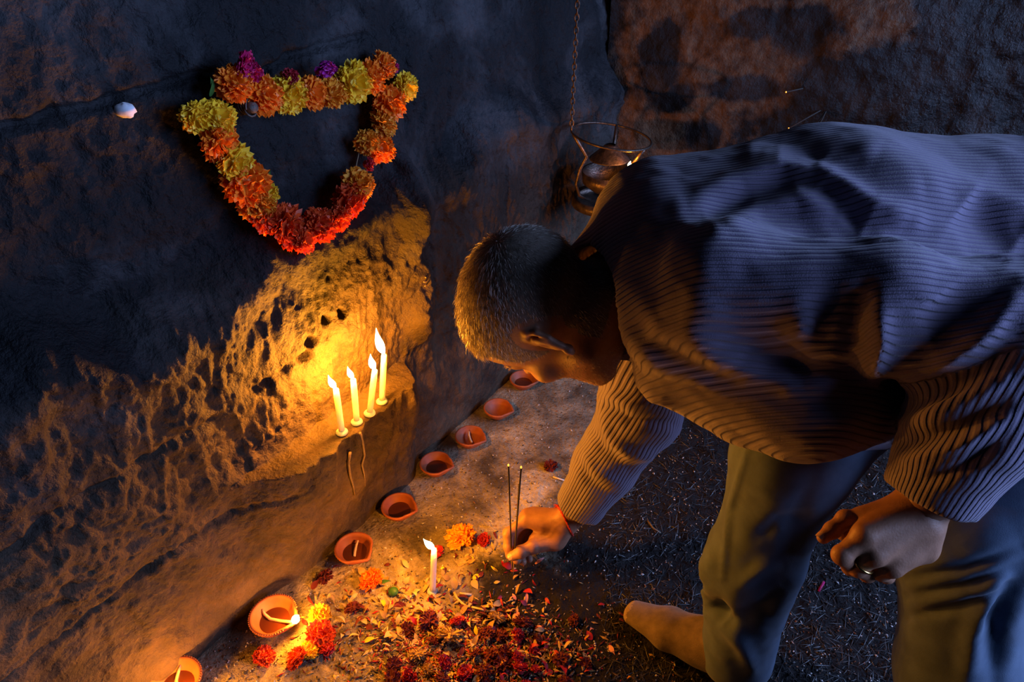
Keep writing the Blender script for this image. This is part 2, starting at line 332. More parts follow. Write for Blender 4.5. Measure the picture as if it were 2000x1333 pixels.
M_clay = mat('terracotta', (0.25, 0.065, 0.02), (0.36, 0.10, 0.034), 30, rough=0.62, bump=0.15, bscale=220, bdist=0.001)
M_oil = mat('lamp_oil', (0.09, 0.02, 0.006), rough=0.08, spec=0.8)
M_cotton = mat('cotton_wick', (0.62, 0.45, 0.28), rough=0.9)
def diya_mesh(r, sp):
    """pinched clay bowl; spout along +x; outer and inner skin in one loop"""
    prof = [(0.0, 0.000), (0.42, 0.000), (0.50, 0.03), (0.70, 0.22), (0.88, 0.46), (0.98, 0.64), (1.02, 0.72), (1.02, 0.79), (0.97, 0.83), (0.90, 0.80), (0.86, 0.72), (0.78, 0.54), (0.60, 0.30), (0.35, 0.15), (0.0, 0.10)]
    n = 72; V = []
    for k in range(n):
        q = 2 * math.pi * k / n; a = abs((q + math.pi) % (2 * math.pi) - math.pi)
        ext = 1 + sp * max(0, 1 - a / 0.55) ** 1.5 - 0.06 * math.exp(-((a - 0.75) / 0.2) ** 2)
        dip = 0.10 * math.exp(-(a / 0.28) ** 2)
        for i, (rr, zz) in enumerate(prof):
            e = 1 + (ext - 1) * min(1, rr ** 2); zz2 = zz - dip * (zz / 0.83) ** 2 * (1 if rr > 0.5 else 0)
            ser = 0.012 * (1 if k % 2 else -1) if i in (6, 7) else 0.0
            V.append((r * (rr + ser) * e * math.cos(q), r * (rr + ser) * e * math.sin(q) * (1 - 0.04 * (ext > 1.02)), r * zz2))
    m = len(prof); F = [(k * m + i, ((k + 1) % n) * m + i, ((k + 1) % n) * m + i + 1, k * m + i + 1) for k in range(n) for i in range(m - 1)]
    return MB().add(V, F)
def diya(px, py, yaw, label, r=0.037, lit=0.0, tilt=(0, 0), oil=True, wick=True, stub=False):
    p = PF(px, py); root = place(empty('clay_oil_lamp', p), p); root.rotation_euler = (tilt[0], tilt[1], yaw)
    root.location.z += 0.0005 + 0.3 * r * (abs(tilt[0]) + abs(tilt[1]))
    diya_mesh(r, 0.17).build('bowl', M_clay, root)
    if oil: MB().lathe([(0.0, 0.36 * r), (0.70 * r, 0.36 * r), (0.735 * r, 0.355 * r)], 32).build('oil', M_oil, root)
    if wick:
        pts = [(-0.75 * r, 0.25 * r, 0.52 * r), (-0.55 * r, 0.12 * r, 0.42 * r), (-0.2 * r, -0.02 * r, 0.40 * r), (0.3 * r, 0.0, 0.42 * r), (0.75 * r, 0.0, 0.52 * r), (1.08 * r, 0.0, 0.62 * r)]
        if stub: pts = [(-0.3 * r, 0.5 * r, 0.62 * r), (-0.22 * r, 0.3 * r, 0.5 * r), (0.0, 0.0, 0.40 * r), (0.2 * r, -0.2 * r, 0.38 * r)]
        wk = MB().tube(pts, [0.05 * r, 0.07 * r, 0.075 * r, 0.07 * r, 0.07 * r, 0.06 * r][:len(pts)], 8).build('wick', M_cotton, root)
    n_, rm = 60, MB()
    for k in range(n_):                                            # notched rim
        q = 2 * math.pi * k / n_; a_ = abs((q + math.pi) % (2 * math.pi) - math.pi)
        if a_ > 0.6 and lit: rm.ball((r * 1.0 * math.cos(q), r * 1.0 * math.sin(q), 0.79 * r), 0.0018, 5, 4)
    if lit: rm.build('notched_rim', M_clay, root)
    if lit:
        fb = np.array([1.05 * r, 0, 0.62 * r]); c = math.cos(yaw); s_ = math.sin(yaw)
        ft = fb + np.array([0.30 * r, 0, 0.62 * r]); flame_mb(fb, ft, 0.0070).build('flame', M_flame, wk)
        flame_light('lamp_light', (fb + ft) / 2 + [0, 0, 0.006], lit, root)
    tag(root, label, 'oil lamp', 'clay oil lamps in a row along the wall foot'); return root
diya(540, 1222, R(-14), 'burning clay oil lamp with notched rim beside red and yellow flowers', r=0.040, lit=1.4)
diya(352, 1350, R(-60), 'burning clay oil lamp mostly cut off at the wall foot', r=0.040, lit=2.2)
diya(695, 1088, R(-40), 'unlit clay lamp with upright wick, below the block under the candle ledge', r=0.036, stub=True)
diya(781, 1006, R(-15), 'unlit clay lamp half full of dark oil with a long cast shadow', r=0.035, wick=False)
diya(853, 922, R(-12), 'unlit clay lamp standing beside the pale smoke-bleached wall foot', r=0.035, wick=False)
diya(919, 868, R(-20), 'empty pinched clay lamp on the edge of the pale floor patch', r=0.034, oil=False, stub=True)
diya(973, 813, R(-15), 'empty clay lamp standing on dark soil at the wall foot', r=0.034, oil=False, wick=False)
diya(1022, 756, R(-10), 'unlit clay lamp partly hidden under the bent man\'s brow', r=0.034, wick=False)
# ================================================================== implicit-surface modelling kit
def vlen(q): return np.sqrt((q * q).sum(-1))
def cap(p, a, b, ra, rb=None):
    rb = ra if rb is None else rb; a = np.asarray(a, float); ab = np.asarray(b, float) - a
    t = np.clip(((p - a) @ ab) / (ab @ ab), 0, 1); return vlen(p - a - t[:, None] * ab) - (ra + (rb - ra) * t)
def ecap(p, a, b, side, wa, ta, wb, tb):
    """limb with an oval section: half-width w along side, half-thickness t across"""
    a = np.asarray(a, float); ab = np.asarray(b, float) - a; L = np.linalg.norm(ab); ax = ab / L
    sd = np.asarray(side, float); sd = sd - ax * (sd @ ax); sd /= np.linalg.norm(sd); th = np.cross(ax, sd)
    q = p - a; t = np.clip(q @ ax / L, 0, 1); e = q - (t * L)[:, None] * ax
    w_ = wa + (wb - wa) * t; t_ = ta + (tb - ta) * t; m_ = np.minimum(w_, t_)
    al = e @ ax; k0 = np.sqrt((e @ sd / w_) ** 2 + (e @ th / t_) ** 2 + (al / m_) ** 2) + 1e-9
    k1 = np.sqrt((e @ sd / w_ ** 2) ** 2 + (e @ th / t_ ** 2) ** 2 + (al / m_ ** 2) ** 2) + 1e-9
    return k0 * (k0 - 1) / k1
def ell(p, c, r, B=None):
    q = p - np.asarray(c, float)
    if B is not None: q = q @ np.asarray(B).T
    r = np.asarray(r, float); k0 = vlen(q / r) + 1e-9; k1 = vlen(q / r ** 2) + 1e-9; return k0 * (k0 - 1) / k1
def smin(a, b, k):
    h = np.clip(0.5 + 0.5 * (b - a) / k, 0, 1); return b + (a - b) * h - k * h * (1 - h)
def smax(a, b, k): return -smin(-a, -b, k)
def chain(p, pts, rs, k=0.006):
    d = None
    for i in range(len(pts) - 1):
        c = cap(p, pts[i], pts[i + 1], rs[i], rs[i + 1]); d = c if d is None else smin(d, c, k)
    return d
def surface(fn, lo, hi, h, c=4, slack=1.6):
    """surface nets over a sparse band around fn = 0"""
    lo = np.asarray(lo, float); n = (np.ceil((np.asarray(hi) - lo) / (h * c)).astype(int)) * c + 1
    nc = (n - 1) // c + 1
    gc = np.stack(np.meshgrid(*[lo[i] + np.arange(nc[i]) * h * c for i in range(3)], indexing='ij'), -1)
    vc = fn(gc.reshape(-1, 3)).reshape(nc)
    near = np.abs(vc) < h * c * slack
    up = lambda A: A.repeat(c, 0).repeat(c, 1).repeat(c, 2)
    o = c // 2
    big = up(near)[o:o + n[0], o:o + n[1], o:o + n[2]]; sg = up(vc)[o:o + n[0], o:o + n[1], o:o + n[2]]
    V = np.where(sg < 0, -1.0, 1.0) * h * c; V = np.broadcast_to(V, n).copy(); ix = np.argwhere(big)
    out = np.empty(len(ix))
    for s in range(0, len(ix), 400000): out[s:s + 400000] = fn(lo + ix[s:s + 400000] * h)
    V[big] = out
    I = V < 0; cnt = np.zeros(n - 1, np.int8)
    cs = [(a, b, e) for a in (0, 1) for b in (0, 1) for e in (0, 1)]
    sl = lambda A, k: A[k[0]:A.shape[0] - 1 + k[0], k[1]:A.shape[1] - 1 + k[1], k[2]:A.shape[2] - 1 + k[2]]
    for k in cs: cnt += sl(I, k)
    act = (cnt > 0) & (cnt < 8); ci = np.argwhere(act); idx = -np.ones(n - 1, np.int64); idx[act] = np.arange(len(ci))
    acc = np.zeros((len(ci), 3)); num = np.zeros(len(ci))
    for k in cs:
        for ax in range(3):
            if k[ax]: continue
            k2 = list(k); k2[ax] = 1
            a = V[tuple((ci + k).T)]; b = V[tuple((ci + k2).T)]; cr = (a < 0) != (b < 0)
            t = np.where(cr, a / np.where(cr, a - b, 1), 0); q = np.tile(np.array(k, float), (len(ci), 1)); q[:, ax] = t
            acc += q * cr[:, None]; num += cr
    P = lo + (ci + acc / num[:, None]) * h
    F = []
    for ax in range(3):
        A = np.moveaxis(I, ax, 0); x = np.argwhere(A[:-1, 1:-1, 1:-1] != A[1:, 1:-1, 1:-1])
        x = x + [0, 1, 1]; fl_ = A[x[:, 0], x[:, 1], x[:, 2]]; J = np.moveaxis(idx, ax, 0)
        q = np.stack([J[x[:, 0], x[:, 1] - 1, x[:, 2] - 1], J[x[:, 0], x[:, 1], x[:, 2] - 1], J[x[:, 0], x[:, 1], x[:, 2]], J[x[:, 0], x[:, 1] - 1, x[:, 2]]], -1)
        rev = fl_ if ax != 1 else ~fl_
        q = np.where(rev[:, None], q, q[:, ::-1]); F.append(q)
    F = np.concatenate(F); F = F[(F >= 0).all(1)]
    return P, F
def relax(P, F, it=2, f=0.5):
    e = np.concatenate([F[:, [i, (i + 1) % 4]] for i in range(4)]); e = np.concatenate([e, e[:, ::-1]])
    for _ in range(it):
        s = np.zeros_like(P); np.add.at(s, e[:, 0], P[e[:, 1]]); c_ = np.bincount(e[:, 0], minlength=len(P))[:, None]
        P = P + f * (s / np.maximum(c_, 1) - P)
    return P
def normals(P, F):
    nrm = np.cross(P[F[:, 2]] - P[F[:, 0]], P[F[:, 3]] - P[F[:, 1]]); s = np.zeros_like(P)
    for i in range(4): np.add.at(s, F[:, i], nrm)
    return s / (np.linalg.norm(s, axis=1, keepdims=True) + 1e-12)
def seg_dist(q, poly):
    """distance (px) of points q from a polyline, and the signed side"""
    best = np.full(len(q), 1e9); side = np.zeros(len(q)); along = np.zeros(len(q)); n = len(poly) - 1
    for i in range(n):
        a = np.array(poly[i], float); ab = np.array(poly[i + 1], float) - a
        t = np.clip((q - a) @ ab / (ab @ ab), 0, 1); e = q - a - t[:, None] * ab; d = np.hypot(e[:, 0], e[:, 1])
        m = d < best; best[m] = d[m]; side[m] = np.sign(ab[0] * e[m, 1] - ab[1] * e[m, 0]); along[m] = (i + t[m]) / n
    return best, side, along
# ================================================================== the bent man
Y = np.array([0, 1.0, 0]); Z = np.array([0, 0, 1.0])
def unit(v): v = np.asarray(v, float); return v / np.linalg.norm(v)
C7 = PD(1222, 505, 0.985); PV = np.array([0.76, 0.82, 0.72])
SL = PD(1400, 560, 0.80); EL = PD(1975, 640, 0.72); WL = PD(1806, 985, 0.765)
SR = np.array([0.20, 1.00, 0.585]); ER = PD(1252, 800, 1.17); WR = PD(1118, 1008, 1.268)
# ---------------------------------------------------------------- head frame: left, forward (face), up (crown)
HS = 1.045; HC = PD(1062, 606, 0.968); HU = unit([-0.93, 0.10, 0.24]); HF = np.array([-0.10, 0.20, -0.97]); HF = unit(HF - HU * (HF @ HU)); HL = np.cross(HU, HF)
HB = np.stack([HL, HF, HU])
def hw(x, y, z): return HC + HB.T @ (np.array([x, y, z]) * HS)
def head_sdf(p):
    q = (p - HC) @ HB.T / HS; A = lambda *c: np.array(c, float); sx = np.stack([np.abs(q[:, 0]), q[:, 1], q[:, 2]], -1)
    d = ell(q, A(0, -0.018, 0.035), A(0.078, 0.098, 0.083)); d = smin(d, ell(q, A(0, 0.030, 0.045), A(0.062, 0.062, 0.060)), 0.03)
    d = smin(d, ell(q, A(0, 0.030, -0.040), A(0.060, 0.062, 0.080)), 0.03)
    d = smin(d, cap(sx, A(0.050, 0.0, -0.065), A(0.018, 0.068, -0.104), 0.022, 0.020), 0.03)
    d = smin(d, cap(sx, A(0.0, 0.086, 0.016), A(0.036, 0.074, 0.016), 0.011, 0.011), 0.014)
    d = smin(d, ell(sx, A(0.043, 0.062, -0.026), A(0.022, 0.022, 0.018)), 0.02)
    d = smax(d, -ell(sx, A(0.031, 0.100, -0.004), A(0.016, 0.013, 0.011)), 0.012)
    d = smin(d, ell(sx, A(0.031, 0.081, -0.005), A(0.0135, 0.0115, 0.0095)), 0.004)                       # lids
    d = smin(d, cap(q, A(0, 0.088, 0.002), A(0, 0.112, -0.034), 0.0075, 0.0115), 0.010)
    d = smin(d, ell(sx, A(0.012, 0.098, -0.037), A(0.008, 0.010, 0.008)), 0.006)
    d = smin(d, cap(sx, A(0, 0.096, -0.062), A(0.022, 0.086, -0.064), 0.0055, 0.003), 0.007); d = smin(d, cap(sx, A(0, 0.094, -0.073), A(0.019, 0.086, -0.071), 0.006, 0.003), 0.007)
    d = smin(d, cap(sx, A(0, 0.104, -0.0675), A(0.026, 0.088, -0.0675), 0.0001, 0.0001) + 0.0, 0.001)
    # ears: bowl, helix, lobe, tragus
    e0 = A(0.077, -0.012, -0.012); ea = unit([0.36, -0.90, 0.06]); eu = unit([0.05, -0.28, 1.0])
    eu = unit(eu - ea * (ea @ eu)); en = np.cross(ea, eu)
    EP = lambda a, u, n=0.0: e0 + ea * a + eu * u + en * n
    ear = ell(sx, EP(0.009, 0.002), A(0.011, 0.020, 0.0045), np.stack([ea, eu, en]))
    hel = [EP(-0.004, 0.013, 0.003), EP(0.004, 0.029, 0.003), EP(0.015, 0.031, 0.004), EP(0.0225, 0.020, 0.005), EP(0.0215, 0.004, 0.004), EP(0.014, -0.014, 0.003), EP(0.008, -0.024, 0.003)]
    ear = smin(ear, chain(sx, hel, [0.003, 0.0036, 0.0040, 0.0040, 0.0036, 0.0034, 0.004], 0.003), 0.004)
    ear = smin(ear, cap(sx, EP(0.007, -0.026, 0.002), EP(0.003, -0.030, 0.002), 0.0065, 0.005), 0.006)
    anti = [EP(0.009, 0.018, 0.004), EP(0.0145, 0.008, 0.005), EP(0.011, -0.008, 0.005), EP(0.005, -0.013, 0.005)]
    ear = smin(ear, chain(sx, anti, [0.0022, 0.0026, 0.0026, 0.003], 0.003), 0.003)
    ear = smax(ear, -ell(sx, EP(0.006, -0.001, -0.007), A(0.007, 0.012, 0.006), np.stack([ea, eu, en])), 0.004)
    d = smin(d, ear, 0.006)
    return d * HS
NB = C7 + np.array([-0.005, -0.005, -0.045])
def neck_sdf(p):
    a = hw(0, -0.028, -0.055)
    d = smin(cap(p, a, NB, 0.057, 0.062), cap(p, hw(0, 0.02, -0.085), NB + np.array([0.02, -0.01, -0.045]), 0.036, 0.045), 0.03)
    return d
def skinhead(p):
    d = smin(head_sdf(p), neck_sdf(p), 0.02)
    for t in (0.25, 0.45, 0.65):                                       # creases of the nape
        c = hw(0, -0.028, -0.055) * (1 - t) + NB * t; d = d + 0.0016 * np.exp(-(((p - c) @ unit(NB - hw(0, -0.028, -0.055))) / 0.004) ** 2)
    return d
M_skin = mat('brown_skin', (0.30, 0.145, 0.085), (0.40, 0.20, 0.12), 60, rough=0.5, bump=0.22, bscale=420, sss=0.12, bdist=0.0012)
M_scalp = mat('scalp_under_hair', (0.17, 0.13, 0.10), (0.24, 0.19, 0.15), 90, rough=0.8, bump=0.4, bscale=500, bdist=0.002)
M_nail = mat('finger_nail', (0.55, 0.34, 0.24), rough=0.3)
# ---------------------------------------------------------------- hands, finger by finger
d0 = 1.262
RH = dict(wr=PD(1122, 1012, 1.268), w2=PD(1100, 1024, 1.266),
  index=[PD(1029, 1016, d0 + .004), PD(993, 1042, d0 - .004), PD(993, 1068, d0 - .002), PD(995, 1086, d0 - .001)],
  middle=[PD(1031, 1009, d0 + .020), PD(1000, 1044, d0 + .016), PD(1003, 1075, d0 + .012), PD(1009, 1095, d0 + .008)],
  ring=[PD(1042, 1006, d0 + .034), PD(1010, 1050, d0 + .030), PD(1013, 1080, d0 + .022), PD(1021, 1098, d0 + .014)],
  pinky=[PD(1056, 1008, d0 + .044), PD(1026, 1048, d0 + .040), PD(1027, 1076, d0 + .030), PD(1034, 1093, d0 + .022)],
  thumb=[PD(1084, 1058, d0 + .002), PD(1040, 1069, d0 - .010), PD(1017, 1079, d0 - .016), PD(1002, 1087, d0 - .013)],
  heel=[PD(1088, 1052, d0 + .006), PD(1046, 1056, d0 + .004)])
LH = dict(wr=PD(1806, 985, 0.775), w2=PD(1786, 1020, 0.772),
  index=[PD(1690, 1014, 0.782), PD(1652, 1015, 0.785), PD(1626, 1036, 0.783), PD(1608, 1050, 0.780)],
  middle=[PD(1690, 1046, 0.758), PD(1645, 1085, 0.762), PD(1662, 1108, 0.782), PD(1690, 1104, 0.798)],
  ring=[PD(1708, 1082, 0.758), PD(1676, 1110, 0.772), PD(1694, 1122, 0.792), PD(1712, 1110, 0.804)],
  pinky=[PD(1742, 1106, 0.765), PD(1722, 1120, 0.778), PD(1732, 1126, 0.794), PD(1742, 1116, 0.806)],
  thumb=[PD(1762, 1012, 0.795), PD(1712, 1018, 0.806), PD(1676, 1032, 0.800), PD(1648, 1043, 0.792)],
  heel=[PD(1800, 1070, 0.776), PD(1745, 1085, 0.772)])
FR = dict(index=(.0115, .0100, .0088, .0074), middle=(.0118, .0105, .0092, .0078), ring=(.0112, .0098, .0086, .0074), pinky=(.0100, .0086, .0076, .0066), thumb=(.0150, .0122, .0110, .0088))
def hand_sdf(p, H, ELB, wr=0.026, sc=1.0):
    n_ = unit(np.cross(H['middle'][0] - H['wr'], H['pinky'][0] - H['index'][0]))
    d = ecap(p, H['wr'] + (ELB - H['wr']) * 0.35, H['w2'], H['index'][0] - H['pinky'][0], 0.031, 0.026, 0.028, 0.021)
    for f in ('index', 'middle', 'ring', 'pinky'):
        b = H['w2'] * 0.75 + H['wr'] * 0.25 + (H[f][0] - (H['index'][0] + H['pinky'][0]) / 2) * 0.45
        d = smin(d, cap(p, b, H[f][0], 0.0165, FR[f][0] * 1.12), 0.014)
        d = smin(d, cap(p, b + n_ * 0, H[f][0], 0.0165, FR[f][0]), 0.01)
    d = smin(d, cap(p, H['heel'][0], H['heel'][1], 0.0185, 0.0135), 0.016)
    d = smin(d, cap(p, H['w2'], H['thumb'][0], 0.017, 0.015), 0.014)
    fs = None
    for f in ('index', 'middle', 'ring', 'pinky', 'thumb'):
        c = chain(p, H[f], FR[f], 0.003)
        for j in (1, 2):
            c = smin(c, vlen(p - H[f][j]) - FR[f][j] * 1.05, 0.004)                                        # knuckles
        fs = c if fs is None else smin(fs, c, 0.0012)
    return smin(d, fs, 0.006)
def bounds(pts, m): P_ = np.array(pts); return P_.min(0) - m, P_.max(0) + m
def hand_mesh(H, ELB, h):
    pts = [q for k, v in H.items() for q in (v if isinstance(v, list) else [v])] + [H['wr'] + (ELB - H['wr']) * 0.35]
    lo, hi = bounds(pts, 0.036)
    P_, F_ = surface(lambda p: hand_sdf(p, H, ELB), lo, hi, h); return P_, F_
# ---------------------------------------------------------------- body: head, neck, hands and the limbs under the clothes as one mesh
HIPR, HIPL = np.array([0.70, 0.88, 0.66]), np.array([0.74, 0.70, 0.66])
KR = PD(1545, 890, 0.945); AR = PZ(1448, 1268, 0.085); KL = PD(1885, 1080, 0.845); AL = np.array([0.60, 0.42, 0.075])
def inner_sdf(p):
    d = ecap(p, C7 + [0.06, 0, -0.05], PV, Y, 0.11, 0.07, 0.11, 0.08)
    for a, e, w_ in ((SL, EL, WL), (SR, ER, WR)):
        d = smin(d, cap(p, C7 + [0.05, 0, -0.05], a, 0.05, 0.045), 0.03); d = smin(d, cap(p, a, e, 0.042, 0.036), 0.02); d = smin(d, cap(p, e, w_, 0.036, 0.026), 0.02)
    for h_, k, a in ((HIPR, KR, AR), (HIPL, KL, AL)):
        d = smin(d, cap(p, PV + [0, 0, -0.02], h_, 0.08, 0.07), 0.03); d = smin(d, cap(p, h_, k, 0.062, 0.048), 0.02); d = smin(d, cap(p, k, a, 0.045, 0.032), 0.02)
    d = smin(d, cap(p, C7 + [0.06, 0, -0.05], NB, 0.05, 0.05), 0.02)
    return d
man = empty('person', (0.55, 0.65, 0.0)); MO = np.array([0.55, 0.65, 0.0])
tag(man, 'bent-over man in a ribbed sweater planting incense by the wall', 'person')
def body_part(name, P_, F_, m, at=None, **k):
    me = mesh_np(name, P_ - MO, F_, m)
    if at:
        for n_, v in at.items(): attr(me, n_, v)
    return link(name, me, man)
hp = [hw(a, b_, c) for a in (-.11, .11) for b_ in (-.13, .13) for c in (-.14, .13)] + [NB]
lo, hi = bounds(hp, 0.02); lo = np.maximum(lo, NB - 0.36)
Ph, Fh_ = surface(skinhead, lo, hi, 0.0022)
Pa, Fa = hand_mesh(RH, ER, 0.0013); Pb, Fb = hand_mesh(LH, EL, 0.0012)
lo, hi = bounds([C7, PV, SL, EL, WL, SR, ER, WR, KR, AR, KL, AL, HIPR, HIPL], 0.10); Pi, Fi = surface(inner_sdf, lo, hi, 0.010)
offs = np.cumsum([0, len(Ph), len(Pa), len(Pb)])
ALLP = np.concatenate([Ph, Pa, Pb, Pi]); ALLF = np.concatenate([Fh_, Fa + offs[1], Fb + offs[2], Fi + offs[3]])
body = body_part('body', ALLP, ALLF, M_skin); body['label'] = 'head, hands and neck with brown skin'
body.data.materials.append(M_scalp)
def hairline(q):
    """1 where the scalp grows hair, head coordinates"""
    x, y, z = np.abs(q[:, 0]), q[:, 1], q[:, 2]
    top = sst(0.055, 0.066, z + 0.35 * (0.078 - y) - 0.10 * x)                        # above the forehead
    sidez = sst(-0.035, -0.02, z - 0.9 * np.clip(y - 0.0, 0, 1)) * (y < 0.045)         # sides and sideburn
    back = sst(-0.085, -0.06, z + 0.02) * (y < -0.03)
    ear = ((y + 0.022) / 0.030) ** 2 + ((z + 0.004) / 0.042) ** 2 < 1
    m_ = np.maximum(np.maximum(top, sidez * (z > 0.0)), np.maximum(back, sidez * (y < 0.03)))
    return m_ * (1 - (ear & (x > 0.055)))
qh = (Ph - HC) @ HB.T / HS; nk = neck_sdf(Ph)
hm = hairline(qh) * (~((qh[:, 2] < -0.075)))
fm = (hm[Fh_].mean(1) > 0.5); mi = np.zeros(len(ALLF), np.int32); mi[:len(Fh_)][fm] = 1; body.data.polygons.foreach_set('material_index', mi)
# ---------------------------------------------------------------- ribbed sweater
def rib_mat(name, c1, c2, pitch, depth, wear=0.25):
    m = bpy.data.materials.new(name); m.use_nodes = True; N, Lk, b = nodes_of(m)
    at = N.new('ShaderNodeAttribute'); at.attribute_name = 'rib'
    mu = N.new('ShaderNodeMath'); mu.operation = 'MULTIPLY'; mu.inputs[1].default_value = 2 * math.pi / pitch; Lk.new(at.outputs['Fac'], mu.inputs[0])
    si = N.new('ShaderNodeMath'); si.operation = 'SINE'; Lk.new(mu.outputs[0], si.inputs[0])
    mr = N.new('ShaderNodeMapRange'); mr.inputs['From Min'].default_value = -1.0; mr.inputs['From Max'].default_value = 0.5; mr.interpolation_type = 'SMOOTHSTEP'; Lk.new(si.outputs[0], mr.inputs['Value'])
    tc = N.new('ShaderNodeTexCoord'); no = N.new('ShaderNodeTexNoise'); no.inputs['Scale'].default_value = 700; no.inputs['Detail'].default_value = 2; Lk.new(tc.outputs['Object'], no.inputs['Vector'])
    ad = N.new('ShaderNodeMath'); ad.operation = 'MULTIPLY_ADD'; ad.inputs[1].default_value = 0.25; Lk.new(no.outputs['Fac'], ad.inputs[0]); Lk.new(mr.outputs[0], ad.inputs[2])
    bp = N.new('ShaderNodeBump'); bp.inputs['Distance'].default_value = depth; bp.inputs['Strength'].default_value = 0.9; Lk.new(ad.outputs[0], bp.inputs['Height']); Lk.new(bp.outputs['Normal'], b.inputs['Normal'])
    n2 = N.new('ShaderNodeTexNoise'); n2.inputs['Scale'].default_value = 14; n2.inputs['Detail'].default_value = 6; Lk.new(tc.outputs['Object'], n2.inputs['Vector'])
    mx = N.new('ShaderNodeMix'); mx.data_type = 'RGBA'; mx.inputs['A'].default_value = (*c1, 1); mx.inputs['B'].default_value = (*c2, 1); Lk.new(n2.outputs['Fac'], mx.inputs['Factor'])
    Lk.new(mx.outputs['Result'], b.inputs['Base Color'])
    b.inputs['Roughness'].default_value = 0.9; b.inputs['Sheen Weight'].default_value = 0.25; b.inputs['Sheen Roughness'].default_value = 0.45; b.inputs['Specular IOR Level'].default_value = 0.15
    return m
M_rib = rib_mat('ribbed_knit', (0.165, 0.145, 0.215), (0.225, 0.19, 0.275), 0.0068, 0.0022)
TA, TM, TB = np.array([0.215, 0.865, 0.665]), np.array([0.44, 0.86, 0.682]), np.array([0.80, 0.82, 0.685])
def torso_sdf(p):
    d = smin(ecap(p, TA, TM, Y, 0.165, 0.105, 0.185, 0.126), ecap(p, TM, TB, Y, 0.185, 0.126, 0.17, 0.128), 0.05)
    d = smin(d, ecap(p, PD(1300, 640, 0.86), PD(1560, 800, 0.87), [0.3, -0.6, 0.5], 0.060, 0.050, 0.085, 0.060), 0.05)      # front hanging loose
    d = smin(d, ecap(p, PD(1560, 790, 0.87), PD(1760, 770, 0.90), [0.3, -0.6, 0.5], 0.085, 0.06, 0.07, 0.07), 0.05)
    d = smin(d, cap(p, PD(1300, 722, 0.935), PD(1430, 782, 0.92), 0.044, 0.050), 0.05)
    d = smin(d, cap(p, C7 + [0.04, 0, -0.05], SR, 0.080, 0.070), 0.05); d = smin(d, cap(p, C7 + [0.05, -0.01, -0.02], SL, 0.085, 0.07), 0.05)
    return d
def left_arm(p):
    d = smin(ecap(p, SL, SL * 0.45 + EL * 0.55, [0.1, -0.5, 0.6], 0.085, 0.06, 0.092, 0.062), ecap(p, SL * 0.45 + EL * 0.55, EL, [0.1, -0.5, 0.6], 0.092, 0.062, 0.072, 0.062), 0.03)
    d = smin(d, chain(p, [EL, EL * 0.5 + WL * 0.5 + np.array([0.006, -0.004, 0]), WL], [0.070, 0.066, 0.048], 0.01), 0.035)
    return d
def right_arm(p):
    m_ = ER * 0.5 + WR * 0.5
    return smin(cap(p, SR, ER, 0.075, 0.066), chain(p, [ER, m_, WR], [0.066, 0.057, 0.040], 0.01), 0.03)
LU = unit(WL - EL); RU = unit(WR - ER); CFL = WL - LU * 0.005; CFR = WR - RU * 0.020
NK = unit(hw(0, -0.028, -0.055) - NB)
def sweater_sdf(p):
    t = torso_sdf(p); la = left_arm(p); ra = right_arm(p)
    la = smax(la, (p - CFL) @ LU, 0.004); ra = smax(ra, (p - CFR) @ RU, 0.004)
    d = smin(t, la, 0.035); d = smin(d, ra, 0.03)
    # stand-up collar around the neck
    c0 = NB + [0.035, 0.0, 0.01]; c1 = NB + NK * 0.055 + [0.008, -0.006, 0.0]
    col = smax(cap(p, c0, c1, 0.094, 0.090), (p - (NB + NK * 0.050)) @ unit(NK + [0.0, 0.0, 0.05]), 0.006); d = smin(d, col, 0.03)
    # wrinkles
    d = d - 0.0045 * fbm(p[:, 0] * 11 + 2, p[:, 1] * 17, p[:, 2] * 17, o=2, seed=101) - 0.0035 * np.abs(fbm(p[:, 0] * 20, p[:, 1] * 20 + p[:, 0] * 9, p[:, 2] * 24, o=2, seed=103))
    # openings: neck, cuffs
    d = smax(d, -cap(p, NB + NK * 0.0, NB + NK * 0.15, 0.074, 0.086), 0.006)
    d = smax(d, -cap(p, CFL - LU * 0.03, CFL + LU * 0.05, 0.030, 0.045), 0.003); d = smax(d, -cap(p, CFR - RU * 0.03, CFR + RU * 0.05, 0.028, 0.038), 0.003)
    return d
lo, hi = bounds([SL, EL, WL, SR, ER, WR, TA, TB, C7], 0.20); hi[0] = 1.02
Ps, Fs = surface(sweater_sdf, lo, hi, 0.0042); Ps = relax(Ps, Fs, 1, 0.4)
def sculpt(P_, F_, folds):
    """raise ridges and press creases along drawn cloth folds, on the side of the cloth they were seen on"""
    for i_, (poly, amp, wd, asym) in enumerate(folds):
        if i_ % 6 == 0: n_ = normals(P_, F_)
        pj = proj(P_); view = EYE - P_; face = (n_ * view).sum(1) / np.linalg.norm(view, axis=1)
        ds, side, al = seg_dist(pj[:, :2], poly); k = np.where(side * asym > 0, 0.45, 1.0) if asym else 1.0
        g_ = np.exp(-(ds / (wd * k)) ** 2) * np.sin(np.pi * np.clip(al, 0.04, 0.96)) ** 0.5 * sst(0.0, 0.25, face)
        P_ = P_ + n_ * (amp * g_)[:, None]
    return P_
